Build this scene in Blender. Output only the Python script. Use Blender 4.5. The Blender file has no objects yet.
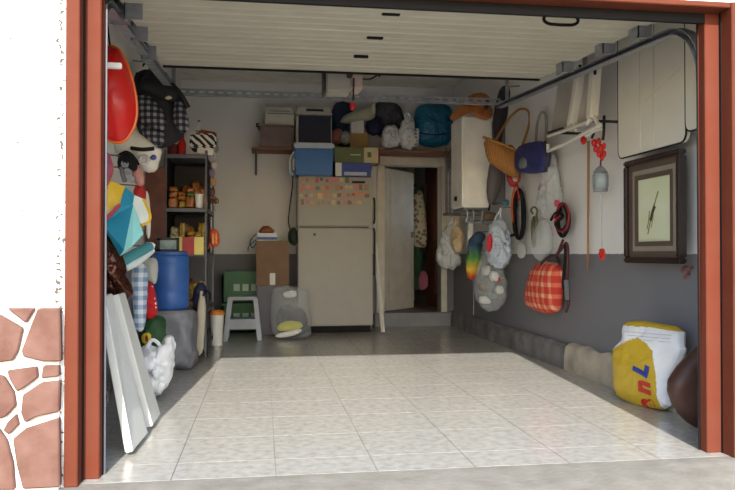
import bpy, bmesh, math, random
from mathutils import Vector, Matrix, noise
random.seed(7)
S = bpy.context.scene
COL = S.collection

# ------------------------------------------------------------------ camera
FPX, HC = 725.0, 0.90
YAW, PIT = math.atan(105/725), math.atan(9/725)
cam = bpy.data.cameras.new('camera'); co = bpy.data.objects.new('camera', cam); COL.objects.link(co)
cam.sensor_width = 36.0; cam.lens = 36.0*FPX/735.0; cam.clip_start = .05
co.location = (0, 0, HC); co.rotation_euler = (math.pi/2+PIT, 0, -YAW)
S.camera = co
# ------------------------------------------------------------------ light
w = bpy.data.worlds.new('sky'); S.world = w; w.use_nodes = True
nt = w.node_tree; bg = nt.nodes['Background']
sky = nt.nodes.new('ShaderNodeTexSky'); sky.sky_type = 'NISHITA'; sky.sun_disc = False
sky.sun_elevation = math.radians(30.2); sky.sun_rotation = math.radians(185)
nt.links.new(sky.outputs[0], bg.inputs[0]); bg.inputs[1].default_value = .35
sl = bpy.data.lights.new('sun', 'SUN'); so = bpy.data.objects.new('sun', sl); COL.objects.link(so)
sl.energy = 5.3; sl.angle = math.radians(.53); sl.color = (1, .975, .93)
sdir = Vector((.086, 1, -.580)).normalized()          # the way the light travels, into the garage
so.rotation_euler = sdir.to_track_quat('-Z', 'Y').to_euler(); so.location = (-1, -6, 6)
vs = S.view_settings; vs.view_transform = 'Standard'; vs.look = 'None'; vs.gamma = 1; vs.use_curve_mapping = False
vs.exposure = .38

# ------------------------------------------------------------------ measuring helpers
_fw = Vector((math.sin(YAW)*math.cos(PIT), math.cos(YAW)*math.cos(PIT), math.sin(PIT)))
_rt = Vector((math.cos(YAW), -math.sin(YAW), 0)); _up = _rt.cross(_fw); _C = Vector((0, 0, HC))
def ray(u, v): return _fw+_rt*((u-367.5)/FPX)+_up*((245-v)/FPX)
def by(u, v, Y): d = ray(u, v); return _C+d*(Y/d.y)            # on a plane parallel to the back wall
def bx(u, v, X): d = ray(u, v); return _C+d*(X/d.x)            # on a plane parallel to the side walls
def bz(u, v, z=0.): d = ray(u, v); return _C+d*((z-HC)/d.z)    # on a level plane
def rect(u0, v0, u1, v1, Y, dep):
    a = by(u0, v1, Y); b = by(u1, v0, Y); return (a.x, b.x, Y, Y+dep, a.z, b.z)

# ------------------------------------------------------------------ materials
def lin(c): return tuple(((x/255)/12.92 if x/255 <= .04045 else ((x/255+.055)/1.055)**2.4) for x in c)
MATS = {}
def M(name, rgb, rough=.6, metal=0., var=.10, scale=6., bump=0., bscale=60., alpha=1., trans=0., coat=0., second=None, spec=.5):
    if name in MATS: return MATS[name]
    m = bpy.data.materials.new(name); m.use_nodes = True; t = m.node_tree; N = t.nodes; L = t.links
    p = N['Principled BSDF']; c = lin(rgb)
    p.inputs['Roughness'].default_value = rough; p.inputs['Metallic'].default_value = metal
    p.inputs['Alpha'].default_value = alpha; p.inputs['Transmission Weight'].default_value = trans
    p.inputs['Coat Weight'].default_value = coat; p.inputs['Specular IOR Level'].default_value = spec
    tc = N.new('ShaderNodeTexCoord')
    if var > 0 or second:
        n = N.new('ShaderNodeTexNoise'); n.inputs['Scale'].default_value = scale; n.inputs['Detail'].default_value = 5
        L.new(tc.outputs['Object'], n.inputs['Vector'])
        r = N.new('ShaderNodeValToRGB'); r.color_ramp.elements[0].position = .3; r.color_ramp.elements[1].position = .7
        c2 = lin(second) if second else tuple(min(1, x*(1+var)) for x in c)
        c1 = c if second else tuple(x*(1-var) for x in c)
        r.color_ramp.elements[0].color = (*c1, 1); r.color_ramp.elements[1].color = (*c2, 1)
        L.new(n.outputs['Fac'], r.inputs[0]); L.new(r.outputs[0], p.inputs['Base Color'])
    else: p.inputs['Base Color'].default_value = (*c, 1)
    if bump > 0:
        b = N.new('ShaderNodeTexNoise'); b.inputs['Scale'].default_value = bscale; b.inputs['Detail'].default_value = 4
        L.new(tc.outputs['Object'], b.inputs['Vector'])
        bp = N.new('ShaderNodeBump'); bp.inputs['Strength'].default_value = bump; bp.inputs['Distance'].default_value = .01
        L.new(b.outputs['Fac'], bp.inputs['Height']); L.new(bp.outputs[0], p.inputs['Normal'])
    MATS[name] = m; return m
def nodes(name, rough=.7):
    m = bpy.data.materials.new(name); m.use_nodes = True; MATS[name] = m
    t = m.node_tree; p = t.nodes['Principled BSDF']; p.inputs['Roughness'].default_value = rough
    tc = t.nodes.new('ShaderNodeTexCoord'); return m, t.nodes, t.links, p, tc
def mixc(N, L, fac, a, b):
    x = N.new('ShaderNodeMix'); x.data_type = 'RGBA'
    for s, val in ((x.inputs[0], fac), (x.inputs[6], a), (x.inputs[7], b)):
        if isinstance(val, (tuple, list)): s.default_value = (*val, 1) if len(val) == 3 else val
        elif isinstance(val, (int, float)): s.default_value = val
        else: L.new(val, s)
    return x.outputs[2]
def mth(N, L, op, a, b=0.):
    x = N.new('ShaderNodeMath'); x.operation = op
    for s, val in ((x.inputs[0], a), (x.inputs[1], b)):
        if isinstance(val, (int, float)): s.default_value = val
        else: L.new(val, s)
    return x.outputs[0]
def xyz(N, L, src):
    s = N.new('ShaderNodeSeparateXYZ'); L.new(src, s.inputs[0]); return s.outputs
def nz(N, L, vec, scale, detail=4):
    n = N.new('ShaderNodeTexNoise'); n.inputs['Scale'].default_value = scale; n.inputs['Detail'].default_value = detail
    L.new(vec, n.inputs['Vector']); return n.outputs['Fac']
def bumpn(N, L, p, h, st=.3, dist=.01):
    b = N.new('ShaderNodeBump'); b.inputs['Strength'].default_value = st; b.inputs['Distance'].default_value = dist
    L.new(h, b.inputs['Height']); L.new(b.outputs[0], p.inputs['Normal'])
def ramp(N, L, f, stops):
    r = N.new('ShaderNodeValToRGB'); e = r.color_ramp.elements
    while len(e) < len(stops): e.new(.5)
    for q, (pos, c) in zip(e, stops): q.position = pos; q.color = (*c, 1) if len(c) == 3 else c
    L.new(f, r.inputs[0]); return r.outputs[0]
def checks(name, a, b, c, fx=30., fz=30., thr=.5, axis='x'):
    """woven check: two crossing sets of stripes"""
    m, N, L, p, tc = nodes(name, .85); o = xyz(N, L, tc.outputs['Object'])
    h = o[0] if axis == 'x' else o[1]
    sx = mth(N, L, 'GREATER_THAN', mth(N, L, 'FRACT', mth(N, L, 'MULTIPLY', h, fx)), thr)
    sz = mth(N, L, 'GREATER_THAN', mth(N, L, 'FRACT', mth(N, L, 'MULTIPLY', o[2], fz)), thr)
    k = mixc(N, L, sx, lin(a), lin(b)); k2 = mixc(N, L, sx, lin(b), lin(c))
    L.new(mixc(N, L, sz, k, k2), p.inputs['Base Color']); return m

# wall paint: white above, grey dado below the painted line
def wallpaint(name, top, low, line):
    m, N, L, p, tc = nodes(name, .75); g = N.new('ShaderNodeNewGeometry'); o = xyz(N, L, g.outputs['Position'])
    n = nz(N, L, g.outputs['Position'], 1.6); n2 = nz(N, L, g.outputs['Position'], 14)
    z = mth(N, L, 'ADD', o[2], mth(N, L, 'MULTIPLY', mth(N, L, 'SUBTRACT', n2, .5), .012))
    f = mth(N, L, 'GREATER_THAN', z, line)
    cl = mixc(N, L, f, mixc(N, L, n, tuple(x*.85 for x in lin(low)), lin(low)), mixc(N, L, n, tuple(x*.9 for x in lin(top)), lin(top)))
    L.new(cl, p.inputs['Base Color']); bumpn(N, L, p, n2, .15); return m
PAINT = wallpaint('wall_paint', (236, 235, 234), (122, 122, 127), .9)
m, N, L, p, tc = nodes('stucco', .9); g = N.new('ShaderNodeNewGeometry')
v = N.new('ShaderNodeTexVoronoi'); v.inputs['Scale'].default_value = 26; L.new(g.outputs['Position'], v.inputs['Vector'])
n1 = nz(N, L, g.outputs['Position'], 38, 6)
L.new(ramp(N, L, n1, [(.27, lin((96, 88, 78))), (.36, lin((236, 233, 227)))]), p.inputs['Base Color'])
c0 = p.inputs['Base Color'].links[0].from_socket; ox = xyz(N, L, g.outputs['Position'])
edge = mth(N, L, 'GREATER_THAN', mth(N, L, 'MULTIPLY', nz(N, L, g.outputs['Position'], 55, 5), mth(N, L, 'SUBTRACT', 1, mth(N, L, 'MULTIPLY', mth(N, L, 'ABSOLUTE', mth(N, L, 'ADD', ox[0], .775)), 9))), .535)
L.new(mixc(N, L, edge, c0, lin((90, 82, 70))), p.inputs['Base Color'])
bumpn(N, L, p, mth(N, L, 'ADD', n1, v.outputs['Distance']), .6, .012); STUCCO = m
m, N, L, p, tc = nodes('terrazzo', .3); g = N.new('ShaderNodeNewGeometry'); P = g.outputs['Position']
n1 = nz(N, L, P, 3.2, 6); n2 = nz(N, L, P, 24, 6); n3 = nz(N, L, P, 60, 3)
v = N.new('ShaderNodeTexVoronoi'); v.inputs['Scale'].default_value = 38; L.new(P, v.inputs['Vector'])
base = ramp(N, L, n2, [(.3, lin((158, 152, 141))), (.5, lin((178, 174, 164))), (.7, lin((190, 187, 180)))])
base = mixc(N, L, mth(N, L, 'MULTIPLY', n1, .5), base, lin((172, 167, 155)))
sp = mth(N, L, 'LESS_THAN', mth(N, L, 'ADD', v.outputs['Distance'], mth(N, L, 'MULTIPLY', n1, .35)), .25)
base = mixc(N, L, mth(N, L, 'MULTIPLY', sp, .5), base, lin((118, 108, 92)))
L.new(base, p.inputs['Base Color']); bumpn(N, L, p, n3, .05)
L.new(mth(N, L, 'ADD', mth(N, L, 'MULTIPLY', n1, .22), .08), p.inputs['Roughness']); TILE = m
GROUT = M('grout', (128, 122, 110), .9)
CONC = M('pavement_concrete', (146, 140, 128), .9, bump=.4, bscale=40, second=(126, 120, 108), scale=9)
STONE = M('red_slab_stone', (120, 88, 76), .85, bump=.5, bscale=22, second=(100, 66, 54), scale=11)
MORTAR = M('white_mortar', (246, 240, 230), .9, bump=.4, bscale=50, var=.03)
REDP = M('red_frame_paint', (104, 54, 37), .7, second=(98, 48, 32), scale=7, spec=.15)
ORAP = M('orange_frame_paint', (106, 55, 40), .7, second=(104, 50, 33), scale=7, spec=.15)
GALV = M('galvanised_steel', (160, 163, 170), .42, .35, second=(130, 134, 142), scale=18)
GREYM = M('grey_metal', (112, 114, 120), .5, .3)
DARKM = M('dark_metal', (48, 48, 52), .5, .4)
BLACK = M('black_rubber', (24, 23, 25), .7, spec=.2)
WHITE = M('white_plastic', (228, 226, 218), .45, var=.04)
OFFW = M('door_panel_beige', (196, 192, 176), .5, second=(186, 181, 164), scale=3)
CREAM = M('fridge_enamel', (150, 147, 138), .45, var=.03)
WOOD = M('brown_wood', (112, 64, 36), .55, second=(86, 46, 26), scale=10)
CARD = M('cardboard', (132, 106, 84), .85, second=(122, 96, 76), scale=7)
PLAST = M('thin_white_plastic', (230, 230, 228), .28, var=.05, alpha=.9, bump=.5, bscale=18)
CLEAR = M('clear_plastic', (214, 220, 222), .12, var=.03, alpha=.24, bump=.5, bscale=20)
FROST = M('frosted_plastic', (216, 220, 222), .22, var=.05, alpha=.6, bump=.5, bscale=18)
WICK, N, L, p, tc = nodes('wicker', .7)
wv = N.new('ShaderNodeTexWave'); wv.inputs['Scale'].default_value = 34; wv.inputs['Distortion'].default_value = 2; wv.bands_direction = 'Z'
wv2 = N.new('ShaderNodeTexWave'); wv2.inputs['Scale'].default_value = 26; wv2.inputs['Distortion'].default_value = 1.5; wv2.bands_direction = 'X'
L.new(tc.outputs['Object'], wv.inputs['Vector']); L.new(tc.outputs['Object'], wv2.inputs['Vector'])
wf = mth(N, L, 'MULTIPLY', wv.outputs['Fac'], wv2.outputs['Fac'])
L.new(ramp(N, L, wf, [(.0, lin((138, 86, 36))), (.5, lin((205, 150, 78))), (1, lin((226, 178, 104)))]), p.inputs['Base Color'])
bumpn(N, L, p, wf, .6)
PLAID = checks('navy_plaid', (24, 25, 34), (66, 68, 84), (150, 150, 158), 22, 22, .5)
TARTAN = checks('red_tartan', (196, 58, 44), (216, 106, 80), (216, 172, 138), 11, 11, .62, 'y')
GINGHAM = checks('pale_gingham', (222, 226, 230), (176, 190, 206), (120, 144, 176), 17, 17, .5)
m, N, L, p, tc = nodes('red_polka', .8); v = N.new('ShaderNodeTexVoronoi'); v.inputs['Scale'].default_value = 28; v.inputs['Randomness'].default_value = .3
L.new(tc.outputs['Object'], v.inputs['Vector'])
L.new(mixc(N, L, mth(N, L, 'LESS_THAN', v.outputs['Distance'], .26), lin((186, 22, 28)), lin((240, 226, 220))), p.inputs['Base Color']); POLKA = m
m, N, L, p, tc = nodes('zebra_stripes', .7); wv = N.new('ShaderNodeTexWave'); wv.inputs['Scale'].default_value = 9; wv.inputs['Distortion'].default_value = 2.5; wv.bands_direction = 'DIAGONAL'
L.new(tc.outputs['Object'], wv.inputs['Vector'])
L.new(ramp(N, L, wv.outputs['Fac'], [(.45, lin((24, 22, 26))), (.55, lin((222, 220, 214)))]), p.inputs['Base Color']); ZEBRA = m
m, N, L, p, tc = nodes('floral', .85); v = N.new('ShaderNodeTexVoronoi'); v.inputs['Scale'].default_value = 17
L.new(tc.outputs['Object'], v.inputs['Vector'])
L.new(ramp(N, L, v.outputs['Distance'], [(.2, lin((190, 90, 100))), (.34, lin((96, 130, 84))), (.5, lin((208, 202, 180)))]), p.inputs['Base Color']); FLORAL = m
m, N, L, p, tc = nodes('rainbow_cloth', .8); o = xyz(N, L, tc.outputs['Object'])
L.new(ramp(N, L, mth(N, L, 'MULTIPLY', o[2], 1.5), [(.0, lin((200, 40, 40))), (.2, lin((210, 70, 40))), (.32, lin((226, 190, 60))), (.48, lin((90, 150, 70))), (.68, lin((50, 76, 110))), (.9, lin((50, 60, 84)))]), p.inputs['Base Color']); RAINBOW = m
def C(name, rgb, rough=.7, **k): return M(name, rgb, rough, **k)

# ------------------------------------------------------------------ mesh helpers
WL = {}
def wl(o): return WL[o.name]
def obj(name, geo, mat, parent=None, smooth=False, bevel=0., seg=2, fm=None):
    vs_, fs = geo; vs_ = [Vector(q) for q in vs_]
    if parent is not None: org = wl(parent)
    else:
        xs = [q.x for q in vs_]; ys = [q.y for q in vs_]; zs = [q.z for q in vs_]
        org = Vector(((min(xs)+max(xs))/2, (min(ys)+max(ys))/2, min(zs)))
    me = bpy.data.meshes.new(name); me.from_pydata([q-org for q in vs_], [], fs)
    mats = mat if isinstance(mat, (list, tuple)) else [mat]
    for q in mats: me.materials.append(q)
    if fm:
        for pl, k in zip(me.polygons, fm): pl.material_index = k
    bm = bmesh.new(); bm.from_mesh(me); bmesh.ops.remove_doubles(bm, verts=bm.verts, dist=1e-5); bmesh.ops.recalc_face_normals(bm, faces=bm.faces)
    if bevel > 0:
        ed = [e for e in bm.edges if len(e.link_faces) == 2 and e.calc_face_angle(0) > .5]
        bmesh.ops.bevel(bm, geom=ed, offset=bevel, segments=seg, affect='EDGES', clamp_overlap=True)
    if smooth:
        for f in bm.faces: f.smooth = True
    bm.to_mesh(me); bm.free()
    if smooth:
        try: me.set_sharp_from_angle(angle=.9)
        except Exception: pass
    o = bpy.data.objects.new(name, me); COL.objects.link(o)
    if parent is not None: o.parent = parent; WL[o.name] = org
    else: o.location = org; WL[o.name] = org
    return o
def tag(o, label, cat, group=None):
    o['label'] = label; o['category'] = cat
    if group: o['group'] = group
    return o
def thing(name, label, cat, loc, group=None):
    o = bpy.data.objects.new(name, None); COL.objects.link(o); o.location = loc; o.empty_display_size = .05
    WL[o.name] = Vector(loc); return tag(o, label, cat, group)
def struct(name, geo, mat, parent=None, **k):
    o = obj(name, geo, mat, parent, **k)
    if parent is None: o['kind'] = 'structure'
    return o
def add(*gs):
    V, F = [], []
    for a, b in gs:
        k = len(V); V += [Vector(q) for q in a]; F += [tuple(i+k for i in f) for f in b]
    return V, F
def box(x0, x1, y0, y1, z0, z1):
    V = [Vector((x, y, z)) for x in (x0, x1) for y in (y0, y1) for z in (z0, z1)]
    return V, [(0, 1, 3, 2), (4, 6, 7, 5), (0, 4, 5, 1), (2, 3, 7, 6), (0, 2, 6, 4), (1, 5, 7, 3)]
def xf(geo, mat): return [mat @ Vector(q) for q in geo[0]], geo[1]
def rot(geo, c, rz=0., rx=0., ry=0.):
    c = Vector(c); m = Matrix.Translation(c) @ Matrix.Rotation(rz, 4, 'Z') @ Matrix.Rotation(rx, 4, 'X') @ Matrix.Rotation(ry, 4, 'Y') @ Matrix.Translation(-c)
    return xf(geo, m)
def loft(rings, cap=True, closed=False):
    V, F = [], []; n = len(rings[0])
    for r in rings: V += [Vector(q) for q in r]
    m_ = len(rings)
    for i in range(m_ if closed else m_-1):
        for j in range(n):
            a = i*n+j; b = i*n+(j+1) % n; k = ((i+1) % m_)*n
            F.append((a, b, k+(j+1) % n, k+j))
    if cap and not closed: F += [tuple(range(n)), tuple(range((m_-1)*n, m_*n))]
    return V, F
def smoothpath(pts, k=4):
    pts = [Vector(q) for q in pts]; out = []
    for i in range(len(pts)-1):
        a = pts[max(i-1, 0)]; b = pts[i]; c = pts[i+1]; d = pts[min(i+2, len(pts)-1)]
        for j in range(k):
            t = j/k; out.append(.5*((2*b)+(c-a)*t+(2*a-5*b+4*c-d)*t*t+(3*b-a-3*c+d)*t**3))
    out.append(pts[-1]); return out
def tube(pts, r, n=8, sm=0, closed=False):
    pts = smoothpath(pts, sm) if sm else [Vector(q) for q in pts]
    rings = []; up = None
    for i, q in enumerate(pts):
        if closed: t = pts[(i+1) % len(pts)]-pts[i-1]
        else: t = (pts[min(i+1, len(pts)-1)]-pts[max(i-1, 0)])
        t.normalize()
        if up is None: up = t.orthogonal().normalized()
        up = (up-t*up.dot(t)).normalized(); s = t.cross(up)
        rr = r[min(i*len(r)//len(pts), len(r)-1)] if isinstance(r, (list, tuple)) else r
        rings.append([q+(up*math.cos(2*math.pi*j/n)+s*math.sin(2*math.pi*j/n))*rr for j in range(n)])
    return loft(rings, True, closed)
def bar(a, b, wx, wz):
    """rectangular bar between two points"""
    a = Vector(a); b = Vector(b); t = (b-a).normalized(); s = t.cross(Vector((0, 0, 1)))
    if s.length < 1e-3: s = Vector((1, 0, 0))
    s.normalize(); u = s.cross(t)
    return loft([[q+s*(wx/2)*i+u*(wz/2)*j for i, j in ((-1, -1), (1, -1), (1, 1), (-1, 1))] for q in (a, b)])
def lathe(prof, c, n=20):
    c = Vector(c)
    return loft([[c+Vector((r*math.cos(2*math.pi*j/n), r*math.sin(2*math.pi*j/n), z)) for j in range(n)] for r, z in prof])
def blob(c, r, e=1., amp=0., fr=4., seed=0, nu=20, nv=12, flat=None):
    """closed rounded form; e<1 boxier; wrinkled by noise; flat = lowest z allowed"""
    c = Vector(c); rings = []
    sg = lambda x, q: math.copysign(abs(x)**q, x)
    for i in range(nv+1):
        ph = -math.pi/2+math.pi*(.02+.96*i/nv); ring = []
        for j in range(nu):
            th = 2*math.pi*j/nu
            d = Vector((sg(math.cos(ph), e)*sg(math.cos(th), e)*r[0], sg(math.cos(ph), e)*sg(math.sin(th), e)*r[1], sg(math.sin(ph), e)*r[2]))
            k = 1+amp*noise.noise(d*fr+Vector((seed*3.1, seed*1.7, seed)))
            q = c+d*k
            if flat is not None: q.z = max(q.z, flat)
            ring.append(q)
        rings.append(ring)
    return loft(rings)
def crumple(geo, a, fr, seed, zmin=-9, zmax=9):
    V = []; c = sum((Vector(q) for q in geo[0]), Vector())/len(geo[0]); o1 = Vector((seed, seed*1.7, seed*.3))
    for q in geo[0]:
        d = (q-c); d.z *= .3; d.normalize(); n1 = 1-2*abs(noise.noise(q*fr+o1)); n2 = 1-2*abs(noise.noise(q*fr*2.3+o1)); p_ = q+d*a*(.7*n1+.4*n2); p_.z = min(max(p_.z, zmin), zmax); V.append(p_)
    return V, geo[1]
def wrinkle(geo, a, fr, seed, cuts=1, st=.55):
    me = bpy.data.meshes.new('tmp'); me.from_pydata([Vector(q) for q in geo[0]], [], geo[1]); b = bmesh.new(); b.from_mesh(me)
    bmesh.ops.remove_doubles(b, verts=b.verts, dist=1e-5); bmesh.ops.recalc_face_normals(b, faces=b.faces)
    bmesh.ops.subdivide_edges(b, edges=b.edges, cuts=cuts, use_grid_fill=True, smooth=.6); b.normal_update(); o1 = Vector((seed*1.3, seed*.7, seed*2.1)); dv = []
    for v_ in b.verts:
        q = Vector((v_.co.x, v_.co.y, v_.co.z*st))
        n1 = 1-2.4*abs(noise.noise(q*fr+o1)); n2 = 1-2.4*abs(noise.noise(Vector(v_.co)*fr*2.1+o1*2)); dv.append(v_.normal*a*(.8*n1+.45*n2))
    for v_, d in zip(b.verts, dv): v_.co += d
    out = ([v_.co.copy() for v_ in b.verts], [tuple(x.index for x in f.verts) for f in b.faces]); b.free(); bpy.data.meshes.remove(me); return out
def resample(pts, step):
    out = []
    for i in range(len(pts)):
        a = pts[i]; b = pts[(i+1) % len(pts)]; k = max(1, int((b-a).length/step))
        out += [a.lerp(b, j/k) for j in range(k)]
    return out
def rounded(pts, it=2):
    for _ in range(it):
        o = []
        for i in range(len(pts)):
            a = pts[i]; b = pts[(i+1) % len(pts)]; o += [a.lerp(b, .25), a.lerp(b, .75)]
        pts = o
    return pts
def dome(pts, nrm, front, back=.0, amp=0., fr=9., seed=0, rnd=1, pw=.5, step=.022):
    """a closed form swelling out of an outline: `front` along nrm, `back` the other way; amp crumples it"""
    pts = [Vector(q) for q in pts]
    if rnd: pts = rounded(pts, rnd)
    size = max((a-b).length for a in pts for b in pts[::3])
    if step: pts = resample(pts, max(step, size/28))
    nrm = Vector(nrm).normalized(); c = sum(pts, Vector())/len(pts); rings = []
    lv = [.03, .18, .34, .48, .61, .72, .82, .90, .96]
    for s in lv: rings.append((s, -back))
    rings.append((1., 0.))
    for s in reversed(lv): rings.append((s, front))
    o1 = Vector((seed*1.31, seed*2.3, seed*.7)); R = []
    for s, d in rings:
        ring = []; m_ = math.copysign((abs(d)*(1-s*s)**pw), d) if d else 0.
        for q in pts:
            x = c+(q-c)*s; dv = q-c
            n1 = 1-2*abs(noise.noise(x*fr*1.3+o1)); n2 = 1-2*abs(noise.noise(x*fr*2.9+o1*2)); n3 = noise.noise(x*fr+o1*3)
            k = amp*(.55*n1+.35*n2+.5*n3)
            e = dv*(amp*.16*noise.noise(q*fr*1.6+o1))*s
            ring.append(x+e+nrm*(m_*(1+.55*k)+(.18*k*min(front, .12)*min(1, 3*(1-s)) if d > 0 else 0)))
        R.append(ring)
    return loft(R)
def plate(pts, nrm, th):
    pts = [Vector(q) for q in pts]; nrm = Vector(nrm).normalized()
    return loft([[q-nrm*th/2 for q in pts], [q+nrm*th/2 for q in pts]])
FY = Vector((0, -1, 0)); FX = Vector((-1, 0, 0))
def hook(o, p_, X):
    p_ = Vector(p_); obj('hook', tube([p_+Vector((0, 0, -.012)), p_, (X, p_.y, p_.z+.015)], .005, 6), GREYM, o); return o
def pY(px, Y): return [by(u, v, Y) for u, v in px]
def pX(px, X): return [bx(u, v, X) for u, v in px]

# ================================================================== SETTING
XL, XR, YF, YB, ZC = -.98, 2.40, 3.02, 8.95, 3.0
struct('ground', box(-9, 10, -14, 2.98, -.2, -.0008), CONC)
fl = struct('floor', box(XL, XR, 2.98, YB, -.2, -.003), GROUT)
x0s = [XL, -.765, -.36, .056, .475, .893, 1.312, 1.73, 2.148, XR]
y0s = [2.9785]+[3.215+.418*i for i in range(14)]+[YB]
TM = {}
for i in range(len(x0s)-1):
    for j in range(len(y0s)-1):
        wx = x0s[i+1]-x0s[i]-.004; wy = y0s[j+1]-y0s[j]-.003; key = (round(wx, 3), round(wy, 3))
        c = Vector(((x0s[i]+x0s[i+1])/2, (y0s[j]+y0s[j+1])/2, 0))
        if key not in TM:
            V, F = box(-wx/2, wx/2, -wy/2, wy/2, -.006, 0); me = bpy.data.meshes.new('tile'); me.from_pydata(V, [], F); me.materials.append(TILE); TM[key] = me
        o = bpy.data.objects.new('tile', TM[key]); COL.objects.link(o); o.parent = fl; o.location = c-wl(fl)
struct('wall_left', box(XL-.2, XL, 3.14, YB+.2, -.2, ZC), PAINT)
struct('wall_right', add(box(XR, XR+.2, 3.14, YB+.22, -.2, ZC), box(XR, XR+.2, YB+.60, YB+3, -.2, ZC), box(XR, XR+.2, YB+.22, YB+.60, -.2, 1.3), box(XR, XR+.2, YB+.22, YB+.60, 2.1, ZC)), PAINT)
wn = struct('added_window_1', add(box(XR+.1, XR+.14, YB+.22, YB+.25, 1.3, 2.1), box(XR+.1, XR+.14, YB+.57, YB+.60, 1.3, 2.1), box(XR+.1, XR+.14, YB+.25, YB+.57, 1.3, 1.34), box(XR+.1, XR+.14, YB+.25, YB+.57, 2.06, 2.1)), WHITE)  # unseen window, added to let daylight onto the white corridor door
obj('added_pane', box(XR+.115, XR+.12, YB+.25, YB+.57, 1.34, 2.06), M('added_window_glass', (235, 240, 240), .05, var=0, alpha=.15), wn)
struct('ceiling', box(XL-.2, XR+.2, 3.14, YB+.2, ZC, ZC+.2), M('ceiling_white', (234, 230, 222), .9))
DX0, DX1, DZ0, DZ1 = 1.51, 2.235, .168, 2.015
struct('wall_back', add(box(XL-.2, DX0, YB, YB+.18, -.2, ZC), box(DX1, XR+.001, YB, YB+.18, -.2, ZC), box(DX0, DX1, YB, YB+.18, DZ1, ZC), box(DX0, DX1, YB, YB+.18, -.2, DZ0)), PAINT)
# corridor seen through the open door
CW = M('corridor_wall', (206, 200, 186), .8)
struct('floor_corridor', box(.6, XR, YB+.18, YB+2.4, -.2, DZ0), M('corridor_floor', (120, 104, 88), .5))
struct('wall_corridor', add(box(.4, .6, YB+.18, YB+2.4, 0, 2.7), box(.4, XR, YB+2.4, YB+2.6, 0, 2.7)), CW)
struct('ceiling_corridor', box(.4, XR, YB+.18, YB+2.6, 2.7, 2.8), CW)
# front wall of the house
struct('wall_front', add(box(-5, -.757, 2.95, 3.15, -.2, 5), box(2.115, 6, 2.95, 3.15, -.2, 5), box(-.757, 2.115, 2.95, 3.15, 2.02, 5)), STUCCO)
# stone cladding on the left of the opening
clad = struct('wall_cladding', box(-2.2, -.772, 2.925, 2.952, -.01, .69), MORTAR)
ST = [[(8, 308), (36, 308), (27, 323)], [(0, 314), (24, 328), (19, 350), (14, 360), (0, 362), (-14, 352), (-12, 322)], [(39, 308), (61, 308), (62, 361), (45, 361), (24, 356), (23, 350), (31, 328)],
      [(44, 365), (60, 365), (60, 376), (42, 378)], [(8, 370), (38, 366), (39, 377), (24, 388), (18, 391), (11, 379)], [(-18, 370), (5, 376), (15, 392), (17, 405), (7, 416), (-6, 420), (-20, 408)],
      [(8, 422), (17, 413), (20, 424), (10, 434), (4, 430)], [(24, 394), (42, 382), (61, 380), (60, 411), (38, 416), (26, 422), (22, 412)], [(-22, 424), (0, 428), (8, 440), (14, 462), (16, 489), (-20, 489)],
      [(14, 438), (26, 428), (60, 417), (61, 486), (24, 488), (18, 465)]]
for px in ST:
    pts = pY(px, 2.92)
    for q in pts: q.z = max(q.z, .004)
    o = obj('stone', plate(pts, FY, .03+random.uniform(0, .012)), STONE, clad, bevel=.005, seg=1)
    for k in (1, 2, 3):
        c2 = bpy.data.objects.new('stone', o.data); COL.objects.link(c2); c2.parent = clad; c2.location = (-.325*k, 0, 0)
# red frame round the opening
t1 = struct('trim_1', add(box(-.757, -.705, 2.94, 3.05, 0, 2.02), box(2.06, 2.115, 2.94, 3.05, 0, 2.02), box(-.705, 2.06, 2.945, 3.05, 1.995, 2.02)), REDP, bevel=.004, seg=1)
t2 = struct('trim_2', add(box(-.757, -.645, 3.035, 3.09, 0, 2.02), box(1.992, 2.115, 3.035, 3.09, 0, 2.02), box(-.645, 1.992, 3.06, 3.09, 1.98, 2.02)), ORAP, bevel=.004, seg=1)
obj('seal_and_shade_strip', box(-.645, 1.992, 3.036, 3.059, 1.952, 2.02), BLACK, t2)  # black strip paints in the outer lintel's shade over the inner lintel
obj('seal_and_shade_strip', box(-.70, -.641, 3.091, 3.097, 0, 1.97), BLACK, t2); obj('seal_and_shade_strip', box(1.988, 2.1, 3.091, 3.097, 0, 1.97), BLACK, t2)
obj('groove_shade_strip', box(-.709, -.7045, 3.0, 3.034, 0, 2.0), BLACK, t2); obj('groove_shade_strip', box(2.0595, 2.064, 3.02, 3.034, 0, 2.0), BLACK, t2)  # thin black strips painting the shade in the groove between the frame steps
# kerb along the right wall: grey painted, then bare concrete
def kerb(y0, y1, h, mat, seed, amp):
    rings = []; n = max(3, int((y1-y0)/.05))
    for i in range(n+1):
        y = y0+(y1-y0)*i/n; g_ = lambda k: amp*noise.noise(Vector((y*5, k, seed)))
        rings.append([Vector((XR+.01, y, -.01)), Vector((XR-.075+g_(1)*.5, y, -.01)), Vector((XR-.07+g_(2), y, h*.5)), Vector((XR-.06+g_(3), y, h*.85+g_(4))), Vector((XR-.035, y, h+g_(5))), Vector((XR+.01, y, h+g_(6)))])
    return loft(rings)
struct('baseboard_right', kerb(5.38, YB, .19, M('kerb_grey_paint', (128, 127, 127), .85, second=(96, 94, 92), scale=6, bump=.5, bscale=14), 1, .02), None or MATS['kerb_grey_paint'])
struct('baseboard_right_bare', kerb(3.16, 5.38, .205, M('kerb_bare_concrete', (196, 184, 162), .9, second=(150, 142, 130), scale=5, bump=.7, bscale=12), 4, .035), MATS['kerb_bare_concrete'], smooth=True)
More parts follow.
